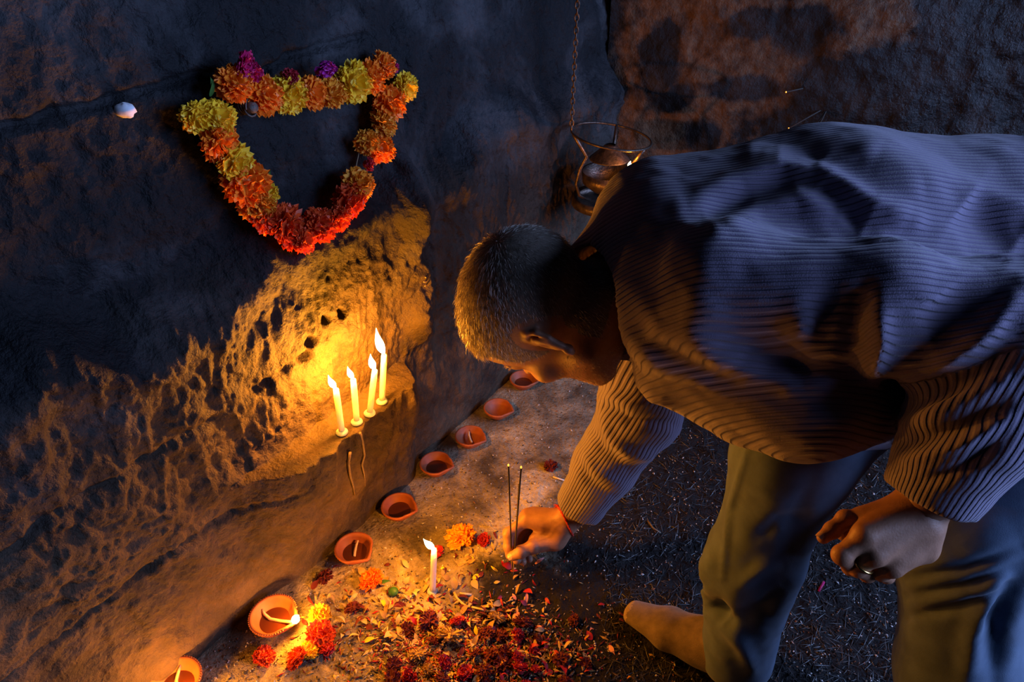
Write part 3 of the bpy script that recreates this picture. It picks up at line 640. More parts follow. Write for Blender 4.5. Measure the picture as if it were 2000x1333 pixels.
FOLDS = [([(1240, 560), (1290, 640), (1400, 700), (1540, 750), (1650, 752)], 0.0110, 26, 0), ([(1262, 650), (1340, 722), (1450, 775), (1600, 795)], -0.0084, 35, 0),
 ([(1690, 560), (1668, 640), (1655, 740)], -0.0144, 25, 0), ([(1560, 600), (1585, 680), (1605, 740)], 0.0076, 33, 0), ([(1712, 590), (1722, 660), (1700, 745)], 0.0110, 21, 0), ([(1640, 540), (1612, 640), (1580, 710)], -0.0072, 37, 0),
 ([(1470, 300), (1560, 325), (1620, 350), (1700, 400), (1790, 430)], 0.0127, 24, 0), ([(1600, 352), (1650, 398), (1700, 425)], -0.0132, 35, 0), ([(1330, 400), (1420, 360), (1520, 330), (1600, 335)], 0.0119, 24, 0),
 ([(1370, 418), (1470, 384), (1560, 358)], -0.0090, 24, 0), ([(1400, 446), (1480, 404), (1560, 388), (1640, 412)], 0.0102, 21, 0), ([(1460, 520), (1580, 465), (1720, 448), (1850, 455)], -0.0066, 32, 0),
 ([(1880, 395), (1930, 430), (2000, 475)], -0.0192, 54, 0), ([(1700, 300), (1820, 352), (1900, 385), (2020, 420)], 0.0119, 31, 0), ([(1520, 290), (1580, 300), (1600, 320)], -0.0060, 29, 0), ([(1850, 560), (1885, 600), (1800, 655)], -0.0096, 56, 0),
 ([(1740, 760), (1850, 700), (1930, 640), (2000, 560)], 0.0110, 24, 0), ([(1760, 800), (1850, 770), (1930, 722), (1990, 660)], -0.0090, 24, 0), ([(1770, 832), (1870, 792), (1960, 742)], 0.0110, 15, 0), ([(1770, 868), (1870, 838), (1960, 795)], -0.0130, 15, 0),
 ([(1775, 902), (1880, 866), (1965, 815)], 0.0090, 14, 0), ([(1800, 940), (1890, 912), (1960, 860)], -0.0080, 13, 0), ([(1420, 560), (1440, 640), (1480, 720)], -0.0060, 54, 0), ([(1200, 560), (1225, 640), (1290, 740)], 0.0068, 24, 0),
 ([(1175, 795), (1187, 856), (1230, 888), (1285, 895)], 0.0090, 12, 0), ([(1158, 836), (1174, 882), (1225, 914)], -0.0110, 12, 0), ([(1190, 795), (1230, 822), (1310, 828)], -0.0110, 12, 0), ([(1170, 772), (1230, 788), (1290, 785)], 0.0090, 12, 0),
 ([(1133, 905), (1152, 942), (1195, 968)], -0.0070, 10, 0), ([(1140, 880), (1160, 920), (1210, 945)], 0.0060, 10, 0)]
Ps = sculpt(Ps, Fs, FOLDS)
def around(p, a, b, ref, rad):
    ax = unit(b - a); rf = unit(ref - ax * (ref @ ax)); s_ = np.cross(ax, rf); q = p - a; return np.arctan2(q @ s_, q @ rf) * rad
dt, dl, dr = torso_sdf(Ps), left_arm(Ps), right_arm(Ps)
mid = np.clip((Ps - TA) @ unit(TB - TA), 0, 1)
rib = Ps @ np.array([0.06, 0.80, 0.60]) + 0.006 * fbm(Ps[:, 0] * 7, Ps[:, 1] * 7, Ps[:, 2] * 7, o=2, seed=131)
upper = cap(Ps, SL, EL, 0.06) < cap(Ps, EL, WL, 0.06)
rl = np.where(upper, rib, around(Ps, EL, WL, np.array([-0.3, -1, 0.2]), 0.060))
rr_ = around(Ps, ER, WR, np.array([-0.6, -1, 0.2]), 0.058)
rib = np.where((dl < dt) & (dl < dr), rl, np.where((dr < dt), rr_, rib))
body_part('sweater', Ps, Fs, M_rib, {'rib': rib})['label'] = 'mauve-grey ribbed knit sweater'
# ---------------------------------------------------------------- trousers
M_trous = mat('trouser_cloth', (0.058, 0.092, 0.150), (0.084, 0.130, 0.205), 30, rough=0.85, bump=0.25, bscale=900, sheen=0.2, bdist=0.0012)
HR = PZ(1436, 1288, 0.035); HLm = AL + [0.0, 0, -0.06]
def trousers_sdf(p):
    mR = PD(1468, 1100, KR[1] * 0 + (proj(KR)[2] * 0.42 + proj(AR)[2] * 0.58))
    d = chain(p, [HIPR, KR, mR, HR + [0, 0, 0.02]], [0.098, 0.074, 0.063, 0.056], 0.03)
    d = smin(d, chain(p, [HIPL, KL, (KL + AL) / 2, HLm], [0.100, 0.073, 0.066, 0.066], 0.03), 0.03)
    d = smin(d, ecap(p, PV + [0.06, 0, 0], PV + [-0.05, 0, -0.01], Y, 0.16, 0.125, 0.15, 0.115), 0.05)
    d = d - 0.004 * fbm(p[:, 0] * 14, p[:, 1] * 14, p[:, 2] * 9, o=2, seed=111) - 0.003 * np.abs(fbm(p[:, 0] * 22, p[:, 1] * 22, p[:, 2] * 30, o=2, seed=113))
    d = smax(d, 0.004 - p[:, 2], 0.008)
    return d
lo, hi = bounds([HIPR, HIPL, KR, KL, HR, HLm, PV], 0.15); lo[2] = -0.01
Pt, Ft = surface(trousers_sdf, lo, hi, 0.0046); Pt = relax(Pt, Ft, 1, 0.4)
TFOLDS = [([(1462, 870), (1425, 1000), (1412, 1130)], .005, 7, 0), ([(1385, 1176), (1402, 1196), (1420, 1215)], -.022, 15, 0), ([(1385, 1080), (1368, 1140), (1385, 1190)], .014, 20, 0), ([(1405, 1205), (1450, 1262), (1468, 1305)], .011, 15, 0), ([(1430, 1210), (1490, 1190), (1530, 1150)], -.008, 18, 0),
 ([(1600, 900), (1560, 1000), (1540, 1100)], -.006, 25, 0), ([(1480, 1050), (1520, 1020), (1570, 1010)], -.007, 16, 0), ([(1440, 1150), (1490, 1110), (1530, 1100)], .007, 14, 0)] + [([(1775, y_), (1880, y_ - 18), (2000, y_ - 62)], -.008, 11, 0) for y_ in (1130, 1165, 1205)] + [([(1940, 1150), (1900, 1230), (1890, 1333)], .012, 22, 0), ([(1990, 1130), (1950, 1220), (1945, 1333)], -.014, 18, 0)]
Pt = sculpt(Pt, Ft, TFOLDS)
body_part('trousers', Pt, Ft, M_trous)['label'] = 'dark grey-green cloth trousers'
# ---------------------------------------------------------------- socks
M_sock = mat('brown_sock', (0.12, 0.088, 0.052), (0.18, 0.13, 0.08), 60, rough=0.95, bump=0.5, bscale=700, sheen=0.2, bdist=0.0015)
M_toe = mat('sock_toe', (0.26, 0.19, 0.12), (0.36, 0.27, 0.17), 120, rough=0.95, bump=0.9, bscale=500, bdist=0.003)
def sock_sdf(p, H_, B_, T_, A_):
    fw = unit((T_ - H_) * [1, 1, 0]); sd = np.cross(Z, fw)
    d = ecap(p, H_, B_, sd, 0.036, 0.034, 0.038, 0.026); d = smin(d, ecap(p, B_, T_, sd, 0.038, 0.026, 0.024, 0.014), 0.015)
    d = smin(d, cap(p, A_, (H_ + B_) / 2 + [0, 0, 0.012], 0.040, 0.030), 0.04)
    return smax(d, 0.003 - p[:, 2], 0.006)
FEET = ((PZ(1448, 1292, 0.034), PZ(1306, 1228, 0.026), PZ(1236, 1196, 0.015), AR),
                       (AL + [0.03, 0.01, -0.04], AL + [-0.10, -0.02, -0.045], AL + [-0.15, -0.03, -0.055], AL))
for H_, B_, T_, A_ in FEET:
    lo, hi = bounds([H_, B_, T_, A_], 0.06); P_, F_ = surface(lambda p: sock_sdf(p, H_, B_, T_, A_), lo, hi, 0.0030)
    so = body_part('sock', P_, F_, M_sock); so.data.materials.append(M_toe); fc = P_[F_].mean(1); fw = unit((T_ - H_) * [1, 1, 0])
    so.data.polygons.foreach_set('material_index', (((fc - T_) @ fw + 0.003 * fbm(fc[:, 0] * 200, fc[:, 1] * 200, fc[:, 2] * 200, o=2, seed=9)) > 0.004).astype(np.int32))
# ---------------------------------------------------------------- hair, brows and stubble
def hair_mat(name, c1, c2):
    m = bpy.data.materials.new(name); m.use_nodes = True; N, Lk, b = nodes_of(m)
    a = N.new('ShaderNodeAttribute'); a.attribute_name = 'grey'; mx = N.new('ShaderNodeMix'); mx.data_type = 'RGBA'
    mx.inputs['A'].default_value = (*c1, 1); mx.inputs['B'].default_value = (*c2, 1); Lk.new(a.outputs['Fac'], mx.inputs['Factor']); Lk.new(mx.outputs['Result'], b.inputs['Base Color'])
    b.inputs['Roughness'].default_value = 0.45; return m
M_hair = hair_mat('grizzled_hair', (0.22, 0.17, 0.12), (0.85, 0.78, 0.68))
Nh = normals(Ph, Fh_)
def strands(wt, n, ln, wd, flow, up, jit, name, greymix, seed):
    r_ = np.random.default_rng(seed); fw = wt[Fh_].min(1); fi = np.where(fw > 0.5)[0]
    pick = fi[r_.integers(0, len(fi), n)]; bw = r_.dirichlet([1, 1, 1, 1], n)
    B_ = (Ph[Fh_[pick]] * bw[..., None]).sum(1); Nn = Nh[Fh_[pick]].mean(1); q = (B_ - HC) @ HB.T / HS
    fd = flow(q) @ HB; fd = fd - Nn * (fd * Nn).sum(1, keepdims=True); fd /= np.linalg.norm(fd, axis=1, keepdims=True) + 1e-9
    d_ = fd + Nn * up(q)[:, None] + r_.normal(0, jit, (n, 3)); d_ /= np.linalg.norm(d_, axis=1, keepdims=True)
    L_ = ln(q) * r_.uniform(0.6, 1.25, n); sd = np.cross(d_, r_.normal(0, 1, (n, 3))); sd /= np.linalg.norm(sd, axis=1, keepdims=True)
    m1 = B_ - Nn * 0.001 + d_ * (L_ * 0.55)[:, None]; t_ = B_ + d_ * L_[:, None] - Nn * (L_ * 0.22)[:, None] + fd * (L_ * 0.12)[:, None]
    w_ = (sd * wd); V_ = np.stack([B_ - Nn * 0.001 - w_, B_ - Nn * 0.001 + w_, m1 + w_ * 0.8, m1 - w_ * 0.8, t_ + w_ * 0.15, t_ - w_ * 0.15], 1).reshape(-1, 3)
    k = np.arange(n)[:, None] * 6; F_ = np.concatenate([k + [0, 1, 2, 3], k + [3, 2, 4, 5]])
    g_ = np.repeat(np.clip(r_.normal(greymix, 0.25, n), 0, 1), 6)
    o = body_part(name, V_, F_, M_hair, {'grey': g_}); return o
whorl = np.array([0.0, -0.075, 0.085])
flow = lambda q: (q - whorl) * [1.0, 1.0, 0.9] + np.array([0, 0.03, -0.01])
o = strands(hm, 17000, lambda q: 0.008 + 0.008 * sst(0.02, 0.10, q[:, 2] + 0.3 * q[:, 1]), 0.00030, flow, lambda q: 0.24 + 0.5 * sst(0.03, 0.07, q[:, 1]), 0.20, 'hair', 0.60, 5)
o['label'] = 'short grizzled grey hair'; o['kind'] = 'stuff'
jw = (sst(-0.030, -0.045, qh[:, 2]) * sst(-0.02, 0.0, qh[:, 1]) * (nk > 0.002)); jw = jw * (np.abs(qh[:, 0]) > 0.0)
o = strands(jw, 4200, lambda q: 0.004 + 0 * q[:, 0], 0.00022, lambda q: np.tile([0.0, 0.3, -1.0], (len(q), 1)), lambda q: 0.7 + 0 * q[:, 0], 0.3, 'beard_stubble', 0.8, 6); o['kind'] = 'stuff'
bw_ = (np.abs(qh[:, 2] - 0.020 - 0.004) < 0.006) * (np.abs(np.abs(qh[:, 0]) - 0.032) < 0.020) * (qh[:, 1] > 0.06)
o = strands(bw_.astype(float), 420, lambda q: 0.009 + 0 * q[:, 0], 0.0003, lambda q: np.stack([np.sign(q[:, 0]), 0 * q[:, 0], 0.3 + 0 * q[:, 0]], -1), lambda q: 0.5 + 0 * q[:, 0], 0.25, 'eyebrows', 0.55, 8); o['kind'] = 'stuff'
# ---------------------------------------------------------------- nails, thread, ring, zip
def loc(p): return np.asarray(p, float) - MO
def nail(tip, prev, toward, r):
    ax = unit(tip - prev); n_ = unit(toward - ax * (toward @ ax)); sd = np.cross(ax, n_); V_ = []; F_ = []
    c = tip + ax * r * 0.15
    for i in range(5):
        t = -0.75 + 1.5 * i / 4
        for j in range(5):
            q = (j - 2) / 2 * 0.85; V_.append(loc(c + ax * r * t + sd * r * math.sin(q) * (0.95 - 0.12 * abs(t)) + n_ * r * (math.cos(q) * 1.03 - 0.10 * max(t, 0) ** 2)))
    F_ = [(i * 5 + j, i * 5 + j + 1, i * 5 + j + 6, i * 5 + j + 5) for i in range(4) for j in range(4)]
    return V_, F_
mbn = MB()
view = unit(EYE - RH['thumb'][3]); mbn.add(*nail(RH['thumb'][3], RH['thumb'][2], view + np.array([-0.5, 0, 0.3]), FR['thumb'][3])); mbn.build('finger_nail', M_nail, man)
for f in ('index',):
    mbn = MB(); mbn.add(*nail(LH[f][3], LH[f][2], np.array([-0.3, 0.2, 0.8]), FR[f][3])); mbn.build('finger_nail', M_nail, man)
mbn = MB(); mbn.add(*nail(LH['thumb'][3], LH['thumb'][2], unit(EYE - LH['thumb'][3]), FR['thumb'][3])); mbn.build('finger_nail', M_nail, man)
M_thread = mat('red_thread', (0.42, 0.02, 0.015), (0.62, 0.05, 0.02), 300, rough=0.9)
bc = RH['wr'] * 0.25 + RH['w2'] * 0.75; bx = unit(RH['w2'] - RH['wr']); b1 = unit(np.cross(bx, Z)); b2 = np.cross(bx, b1)
pts = []
for k in range(49):
    q = 2 * math.pi * k / 48; e = b1 * math.cos(q) + b2 * math.sin(q); rr = 0.02
    for _ in range(30):
        v = float(hand_sdf((bc + e * rr)[None], RH, ER)[0]); rr -= v * 0.8
        if abs(v) < 1e-5: break
    pts.append(bc + e * (rr + 0.0012))
th = MB()
for ph in (0.0, math.pi):
    th.tube([loc(p + bx * 0.0011 * math.sin(i * 2.1 + ph) + unit(p - bc) * 0.0008 * math.cos(i * 2.1 + ph)) for i, p in enumerate(pts)], 0.0013, 6, False)
kn = max(pts[:-1], key=lambda p: -proj(p)[1] - 0.4 * proj(p)[0])
th.ball(loc(kn + unit(kn - bc) * 0.002), 0.0035, 8, 6)
for k in range(9):
    dv = unit(rng.normal(0, 1, 3) + unit(kn - bc) * 1.6); th.tube([loc(kn), loc(kn + dv * 0.004), loc(kn + dv * rng.uniform(0.006, 0.010))], 0.0006, 5)
th.build('thread_bracelet', M_thread, man)['label'] = 'knotted red thread around the wrist'
M_gold = mat('gold_ring', (0.85, 0.55, 0.18), rough=0.22, metal=1.0)
ra_, rb_ = LH['ring'][0], LH['ring'][1]; ax = unit(rb_ - ra_); rc_ = ra_ * 0.28 + rb_ * 0.72; a1 = unit(np.cross(ax, Z)); a2 = np.cross(ax, a1)
MB().tube([loc(rc_ + (a1 * math.cos(q) + a2 * math.sin(q)) * 0.0118) for q in np.linspace(0, 2 * math.pi, 41)], 0.0016, 8, False).build('finger_ring', M_gold, man)['label'] = 'gold ring'
# ================================================================== marigold garland and loose flowers
def petal_mat(name, c1, c2, rough=0.55):
    m = mat(name, c1, c2, 160, rough=rough, detail=3, sheen=0.1); N, Lk, b = nodes_of(m)
    tr = N.new('ShaderNodeBsdfTranslucent'); mx = N.new('ShaderNodeMixShader'); mx.inputs[0].default_value = 0.22; out = [n for n in N if n.type == 'OUTPUT_MATERIAL'][0]
    tr.inputs['Color'].default_value = (*[(a + b_) / 2 for a, b_ in zip(c1, c2)], 1)
    Lk.new(b.outputs[0], mx.inputs[1]); Lk.new(tr.outputs[0], mx.inputs[2]); Lk.new(mx.outputs[0], out.inputs[0]); return m
PM = dict(orange=petal_mat('orange_petal', (0.88, 0.19, 0.006), (0.95, 0.32, 0.012)), amber=petal_mat('amber_petal', (0.82, 0.30, 0.012), (0.90, 0.42, 0.03)),
          yellow=petal_mat('yellow_petal', (0.88, 0.53, 0.012), (0.95, 0.68, 0.03)), red=petal_mat('redorange_petal', (0.62, 0.05, 0.008), (0.80, 0.12, 0.012)),
          crimson=petal_mat('crimson_petal', (0.28, 0.006, 0.02), (0.48, 0.012, 0.03)), magenta=petal_mat('magenta_petal', (0.45, 0.006, 0.10), (0.62, 0.01, 0.15)),
          purple=petal_mat('purple_petal', (0.35, 0.012, 0.28), (0.48, 0.02, 0.36)), dry=petal_mat('dried_petal', (0.30, 0.17, 0.05), (0.52, 0.34, 0.12), 0.8),
          tan=petal_mat('straw_petal', (0.45, 0.30, 0.12), (0.66, 0.50, 0.24), 0.8), maroon=petal_mat('maroon_petal', (0.05, 0.003, 0.006), (0.18, 0.008, 0.012), 0.75),
          green=petal_mat('leaf_green', (0.025, 0.10, 0.02), (0.05, 0.19, 0.03)), pink=petal_mat('pink_petal', (0.6, 0.20, 0.18), (0.75, 0.36, 0.30)))
def bloom_mesh(name, m, n=95, seed=0, spread=1.9, frill=0.20, droop=0.0, wid=0.60, calyx=True):
    """double marigold head of radius 1, facing +z"""
    r_ = random.Random(seed); mb = MB(); ga = math.pi * (3 - math.sqrt(5))
    for k in range(n):
        f = (k + 0.5) / n; th = spread * math.sqrt(f) ** 0.9 * (1 + r_.uniform(-0.10, 0.10)); ph = k * ga + r_.uniform(-0.25, 0.25)
        d_ = np.array([math.sin(th) * math.cos(ph), math.sin(th) * math.sin(ph), math.cos(th)]); d_[2] *= 0.86
        sd = unit(np.cross(d_, [0.01, 0.02, 1.0])) if abs(d_[2]) < 0.98 else np.array([1.0, 0, 0]); tw = r_.uniform(-0.9, 0.9); nn = np.cross(sd, d_)
        sd, nn = sd * math.cos(tw) + nn * math.sin(tw), nn * math.cos(tw) - sd * math.sin(tw)
        L_ = r_.uniform(0.84, 1.10); w_ = wid * r_.uniform(0.7, 1.2); cup = r_.uniform(-0.05, 0.22); V_ = []
        for t, ww in ((0.35, 0.30), (0.75, 0.85), (0.95, 1.0)):
            for j in (-1, 0, 1): V_.append(d_ * L_ * t + sd * w_ * 0.5 * ww * j + nn * (cup * t * t - (0.10 * ww if j == 0 else 0)) + np.array([0, 0, -droop * t * t]))
        tip = [(-1.05, 0.02), (-0.5, frill), (0.0, -0.02), (0.55, frill * 0.9), (1.05, 0.0)]
        for j, e in tip: V_.append(d_ * L_ * (1.0 + e * r_.uniform(0.5, 1.2)) + sd * w_ * 0.5 * j + nn * (cup + r_.uniform(-0.10, 0.10)) + np.array([0, 0, -droop]))
        mb.add(V_, [(0, 1, 4, 3), (1, 2, 5, 4), (3, 4, 7, 6), (4, 5, 8, 7), (6, 7, 10, 9), (7, 11, 10), (7, 8, 12, 11), (8, 13, 12)])
    if calyx: mb.ball((0, 0, -0.25), 0.5, 10, 6, (1, 1, 0.9))
    return mb.mesh(name, m, False)
BL = {}
for c in ('orange', 'amber', 'yellow', 'red'):
    BL[c] = [bloom_mesh('marigold_' + c, PM[c], 95, s_, 1.9) for s_ in (1, 2, 3)]
for c, sd in (('crimson', 4), ('magenta', 5), ('purple', 6)): BL[c] = [bloom_mesh('rose_' + c, PM[c], 42, sd + k, 1.5, 0.05, 0.0, 0.62) for k in (0, 10)]
for c in ('maroon', 'dry'): BL[c] = [bloom_mesh('dried_' + c, PM[c], 46, 20 + k, 2.0, 0.12, 0.15, 0.42) for k in range(4)]
def aim(o, d_, roll):
    q = Vector(tuple(d_)).to_track_quat('Z', 'Y'); o.rotation_mode = 'QUATERNION'
    from mathutils import Quaternion
    o.rotation_quaternion = q @ Quaternion((0, 0, 1), roll)
def wall_surface(px, py, off):
    o_ = 0.0
    for _ in range(6):
        p = PW(px, py, o_ + off); s_ = (p - L0) @ WT; o_ = float(wall_h(np.array([s_]), np.array([p[2]]))[0])
    return PW(px, py, o_ + off)
cx = lambda x, y: (320 + x / 3.029, 80 + y / 3.029)
GAR = [(410, 255, 84, 'orange'), (585, 320, 88, 'orange'), (735, 310, 88, 'yellow'), (868, 305, 74, 'orange'), (985, 300, 76, 'amber'), (1112, 250, 92, 'yellow'), (1215, 215, 78, 'orange'),
       (1300, 145, 62, 'orange'), (1425, 275, 68, 'yellow'), (1332, 370, 78, 'orange'), (1297, 480, 68, 'amber'), (1280, 635, 66, 'orange'), (1200, 600, 56, 'amber'), (1205, 730, 40, 'crimson'), (1150, 845, 74, 'amber'),
       (1095, 945, 76, 'red'), (1030, 1050, 62, 'red'), (915, 1090, 82, 'red'), (820, 1180, 62, 'red'), (730, 1100, 100, 'red'), (610, 1040, 80, 'red'), (545, 965, 82, 'amber'), (612, 905, 52, 'yellow'),
       (480, 835, 108, 'orange'), (415, 715, 84, 'yellow'), (320, 590, 98, 'orange'), (195, 450, 82, 'yellow'), (315, 455, 80, 'yellow'), (470, 140, 60, 'magenta'), (520, 185, 52, 'magenta'), (745, 210, 42, 'crimson'), (955, 155, 54, 'purple'), (1368, 160, 26, 'magenta')]
g0 = wall_surface(*cx(780, 650), 0.02); gar = place(empty('flower_garland', g0), g0)
tag(gar, 'marigold garland looped between two pegs on the sooty wall', 'garland')
rg = random.Random(11); line = []
for x, y, r_, c in GAR:
    px, py = cx(x, y); p = wall_surface(px, py, 0.034 + (0.004 if c in ('magenta', 'purple', 'crimson') else 0)); d_ = proj(p)[2]
    o = link('marigold_bloom' if c in ('orange', 'amber', 'yellow', 'red') else 'rose_bloom', BL[c][rg.randrange(len(BL[c]))], gar)
    o.location = tuple(p - g0); rw = r_ / 3.029 * d_ / FPX * 1.18; o.scale = (rw, rw, rw * rg.uniform(0.8, 1.0))
    if (x, y) in ((470, 140),): o.scale = (rw * 0.8, rw * 1.3, rw * 0.8)
    aim(o, unit(WN + rng.normal(0, 0.38, 3) + np.array([0, 0, 0.12])), rg.uniform(0, 6.28))
    if c in ('orange', 'amber', 'yellow', 'red'): line.append(p - WN * 0.012 - g0)
M_string = mat('garland_string', (0.25, 0.2, 0.12), rough=0.9)
MB().tube(line + [line[0]], 0.0009, 5).build('string', M_string, gar)
def leaf_mesh(name, m, L_=1.0, w_=0.32, curl=0.15):
    mb = MB(); V_ = []
    for i in range(7):
        t = i / 6; ww = w_ * math.sin(math.pi * (0.06 + 0.94 * t) ** 0.8) * (1 - 0.1 * t)
        for j in (-1, 0, 1): V_.append((t * L_, j * ww * 0.5, curl * math.sin(t * 2.5) - (0.05 if j == 0 else 0)))
    return mb.add(V_, [(i * 3 + j, i * 3 + j + 1, i * 3 + j + 4, i * 3 + j + 3) for i in range(6) for j in (0, 1)]).mesh(name, m)
LEAF = leaf_mesh('leaf', PM['green'])
for x, y, a in ((275, 330, 80), (290, 300, 100), (395, 660, 60), (415, 640, 110), (535, 890, 30), (1270, 540, 95), (1190, 760, 60), (1180, 745, 40), (1222, 665, 80), (590, 840, 60)):
    px, py = cx(x, y); p = wall_surface(px, py, 0.028); o = link('leaf', LEAF, gar); o.location = tuple(p - g0); o.scale = (0.022,) * 3
    X_ = unit(WT * math.cos(R(a)) + Z * math.sin(R(a)) + WN * 0.3); Zn = unit(WN - X_ * (WN @ X_)); Yn = np.cross(Zn, X_)
    o.rotation_euler = Matrix(np.stack([X_, Yn, Zn], 1).tolist()).to_euler()
M_peg = mat('tarred_peg', (0.03, 0.025, 0.022), (0.12, 0.09, 0.07), 120, rough=0.6, bump=0.4, bscale=300)
for (x, y, r_, lab) in ((392, 390, 52, 'dark string-wound wall peg beside the yellow end of the garland'), (1335, 245, 46, 'dark string-wound wall peg at the orange corner of the garland')):
    px, py = cx(x, y); p = wall_surface(px, py, -0.01); d_ = proj(p)[2]; rw = r_ / 3.029 * d_ / FPX; pg = place(empty('wall_peg', p), p); ax = unit(WN + [0, 0, 0.15]); e1 = unit(np.cross(ax, Z)); e2 = np.cross(ax, e1)
    MB().tube([ax * 0.0, ax * 0.03, ax * 0.052, ax * 0.057], [rw * 0.75, rw * 0.72, rw * 0.66, rw * 0.45], 14).build('stake', M_peg, pg)
    MB().tube([ax * (0.024 + 0.026 * k / 90) + (e1 * math.cos(k * 0.42) + e2 * math.sin(k * 0.42)) * rw * (0.86 + 0.12 * math.sin(k * 0.9)) for k in range(91)], 0.0013, 5).build('wound_string', M_peg, pg)
    tag(pg, lab, 'peg', 'pegs holding the garland')
# ---------------------------------------------------------------- single flowers on the floor
def floor_flower(px, py, rpx, c, label, group=None, tilt=0.5, sq=0.8, name='marigold_flower', cat='flower'):
    p = PF(px, py); rw = rpx * proj(p)[2] / FPX; o = link(name, BL[c][rg.randrange(len(BL[c]))]); o.location = (p[0], p[1], p[2] + rw * 0.62 * sq)
    o.scale = (rw, rw, rw * sq); aim(o, unit(np.array([rg.uniform(-tilt, tilt), rg.uniform(-tilt, tilt), 1.0])), rg.uniform(0, 6.28)); return tag(o, label, cat, group)
floor_flower(900, 1058, 27, 'amber', 'plump fresh amber marigold beside the incense-holding hand', tilt=0.4)
floor_flower(945, 1060, 14, 'crimson', 'small crimson bloom between the plump marigold and the fist', name='rose_flower')
floor_flower(727, 1140, 22, 'orange', 'orange marigold near the upright-wick lamp with a green leaf', tilt=0.8)
floor_flower(635, 1132, 16, 'maroon', 'maroon withered bloom alone on the pale floor by the upright-wick lamp', name='rose_flower')
floor_flower(627, 1208, 19, 'yellow', 'bright yellow marigold beside the burning clay lamp', tilt=0.8)
floor_flower(628, 1246, 24, 'red', 'red-orange marigold just below the bright yellow marigold', tilt=0.6)
floor_flower(605, 1276, 17, 'yellow', 'yellow marigold between two red blooms below the burning lamp')
floor_flower(518, 1288, 19, 'red', 'red marigold below the burning clay lamp, towards the wall')
floor_flower(581, 1292, 20, 'red', 'red marigold touching the yellow one below the burning lamp', tilt=0.9)
floor_flower(643, 1276, 17, 'crimson', 'crimson bloom lying next to the red-orange marigold', name='rose_flower')
floor_flower(880, 1248, 26, 'dry', 'large dried tan marigold lying stem up among maroon blooms', tilt=1.2)
floor_flower(1075, 915, 14, 'maroon', 'maroon bloom on dark soil beyond the incense tips', name='rose_flower')
floor_flower(690, 1192, 16, 'maroon', 'maroon bloom behind the bright yellow marigold', name='rose_flower')
floor_flower(855, 1085, 14, 'crimson', 'faded crimson bloom behind the lone floor candle', name='rose_flower')
gl = MB().ball((0, 0, 0), 0.0095, 12, 8, (1, 1, 0.75)); 
for k in range(18): gl.add([(0.0085 * math.cos(k * .35), 0.0085 * math.sin(k * .35), 0.004), (0.0085 * math.cos(k * .35 + .2), 0.0085 * math.sin(k * .35 + .2), 0.004), (0.0105 * math.cos(k * .35 + .1), 0.0105 * math.sin(k * .35 + .1), 0.010)], [(0, 1, 2)])
p = PF(769, 1160); o = gl.build('flower_calyx', PM['green']); o.location = (p[0], p[1], p[2] + 0.006); tag(o, 'round green flower calyx without petals on the pale floor', 'calyx')
p = PF(738, 1148); o = link('green_leaf', LEAF); o.location = (p[0], p[1], p[2] + 0.012); o.scale = (0.026,) * 3; o.rotation_euler = (0.2, -0.1, 0.1); tag(o, 'small green leaf beside the orange floor marigold', 'leaf')
rs = random.Random(23); MAR = []
MARKS = [('the lone floor candle', 845, 1155), ('the large dried tan marigold', 880, 1248), ('the yellow stems', 925, 1188), ('the incense-holding fist', 1005, 1100), ('the burning clay lamp', 555, 1225), ('the bright yellow marigold', 627, 1208),
         ('the upright-wick lamp', 695, 1080), ('the green calyx', 769, 1158), ('the toe of the sock', 1210, 1190), ('the plump fresh marigold', 900, 1058), ('the crimson bloom by the lamp', 643, 1276)]
def near(px, py):
    d_, n_ = min((math.hypot(px - a, 1.4 * (py - b_)), n) for n, a, b_ in MARKS)
    return 'close to ' + n_ if d_ < 60 else 'some way from ' + n_
def far_enough(px, py, r_):
    if any((px - a) ** 2 + (1.3 * (py - b_)) ** 2 < (r_ + c_) ** 2 * 0.8 for a, b_, c_ in MAR): return False
    MAR.append((px, py, r_)); return True
tries = 0
while len(MAR) < 42 and tries < 4000:
    tries += 1
    px, py = (rs.gauss(900, 125), rs.gauss(1316, 30)) if rs.random() < 0.8 else (rs.gauss(880, 120), rs.gauss(1228, 20))
    if not (745 + (1330 - py) * 0.3 < px < 1150 and 1192 < py < 1385): continue
    if abs(px - 845) < 26 and abs(py - 1155) < 20 or (px - 880) ** 2 + (py - 1248) ** 2 < 900: continue
    r_ = rs.uniform(11, 19)
    if far_enough(px, py, r_):
        c = rs.choice(['maroon', 'maroon', 'maroon', 'maroon', 'maroon', 'crimson', 'crimson', 'dry']); 
        lab = {'maroon': 'withered maroon bloom ' + near(px, py), 'crimson': 'drying crimson rose bloom ' + near(px, py), 'dry': 'small dried tan bloom ' + near(px, py)}[c]
        floor_flower(px, py, r_, c, lab, 'drift of dead flowers on the floor', 1.0, 0.75, 'withered_bloom')
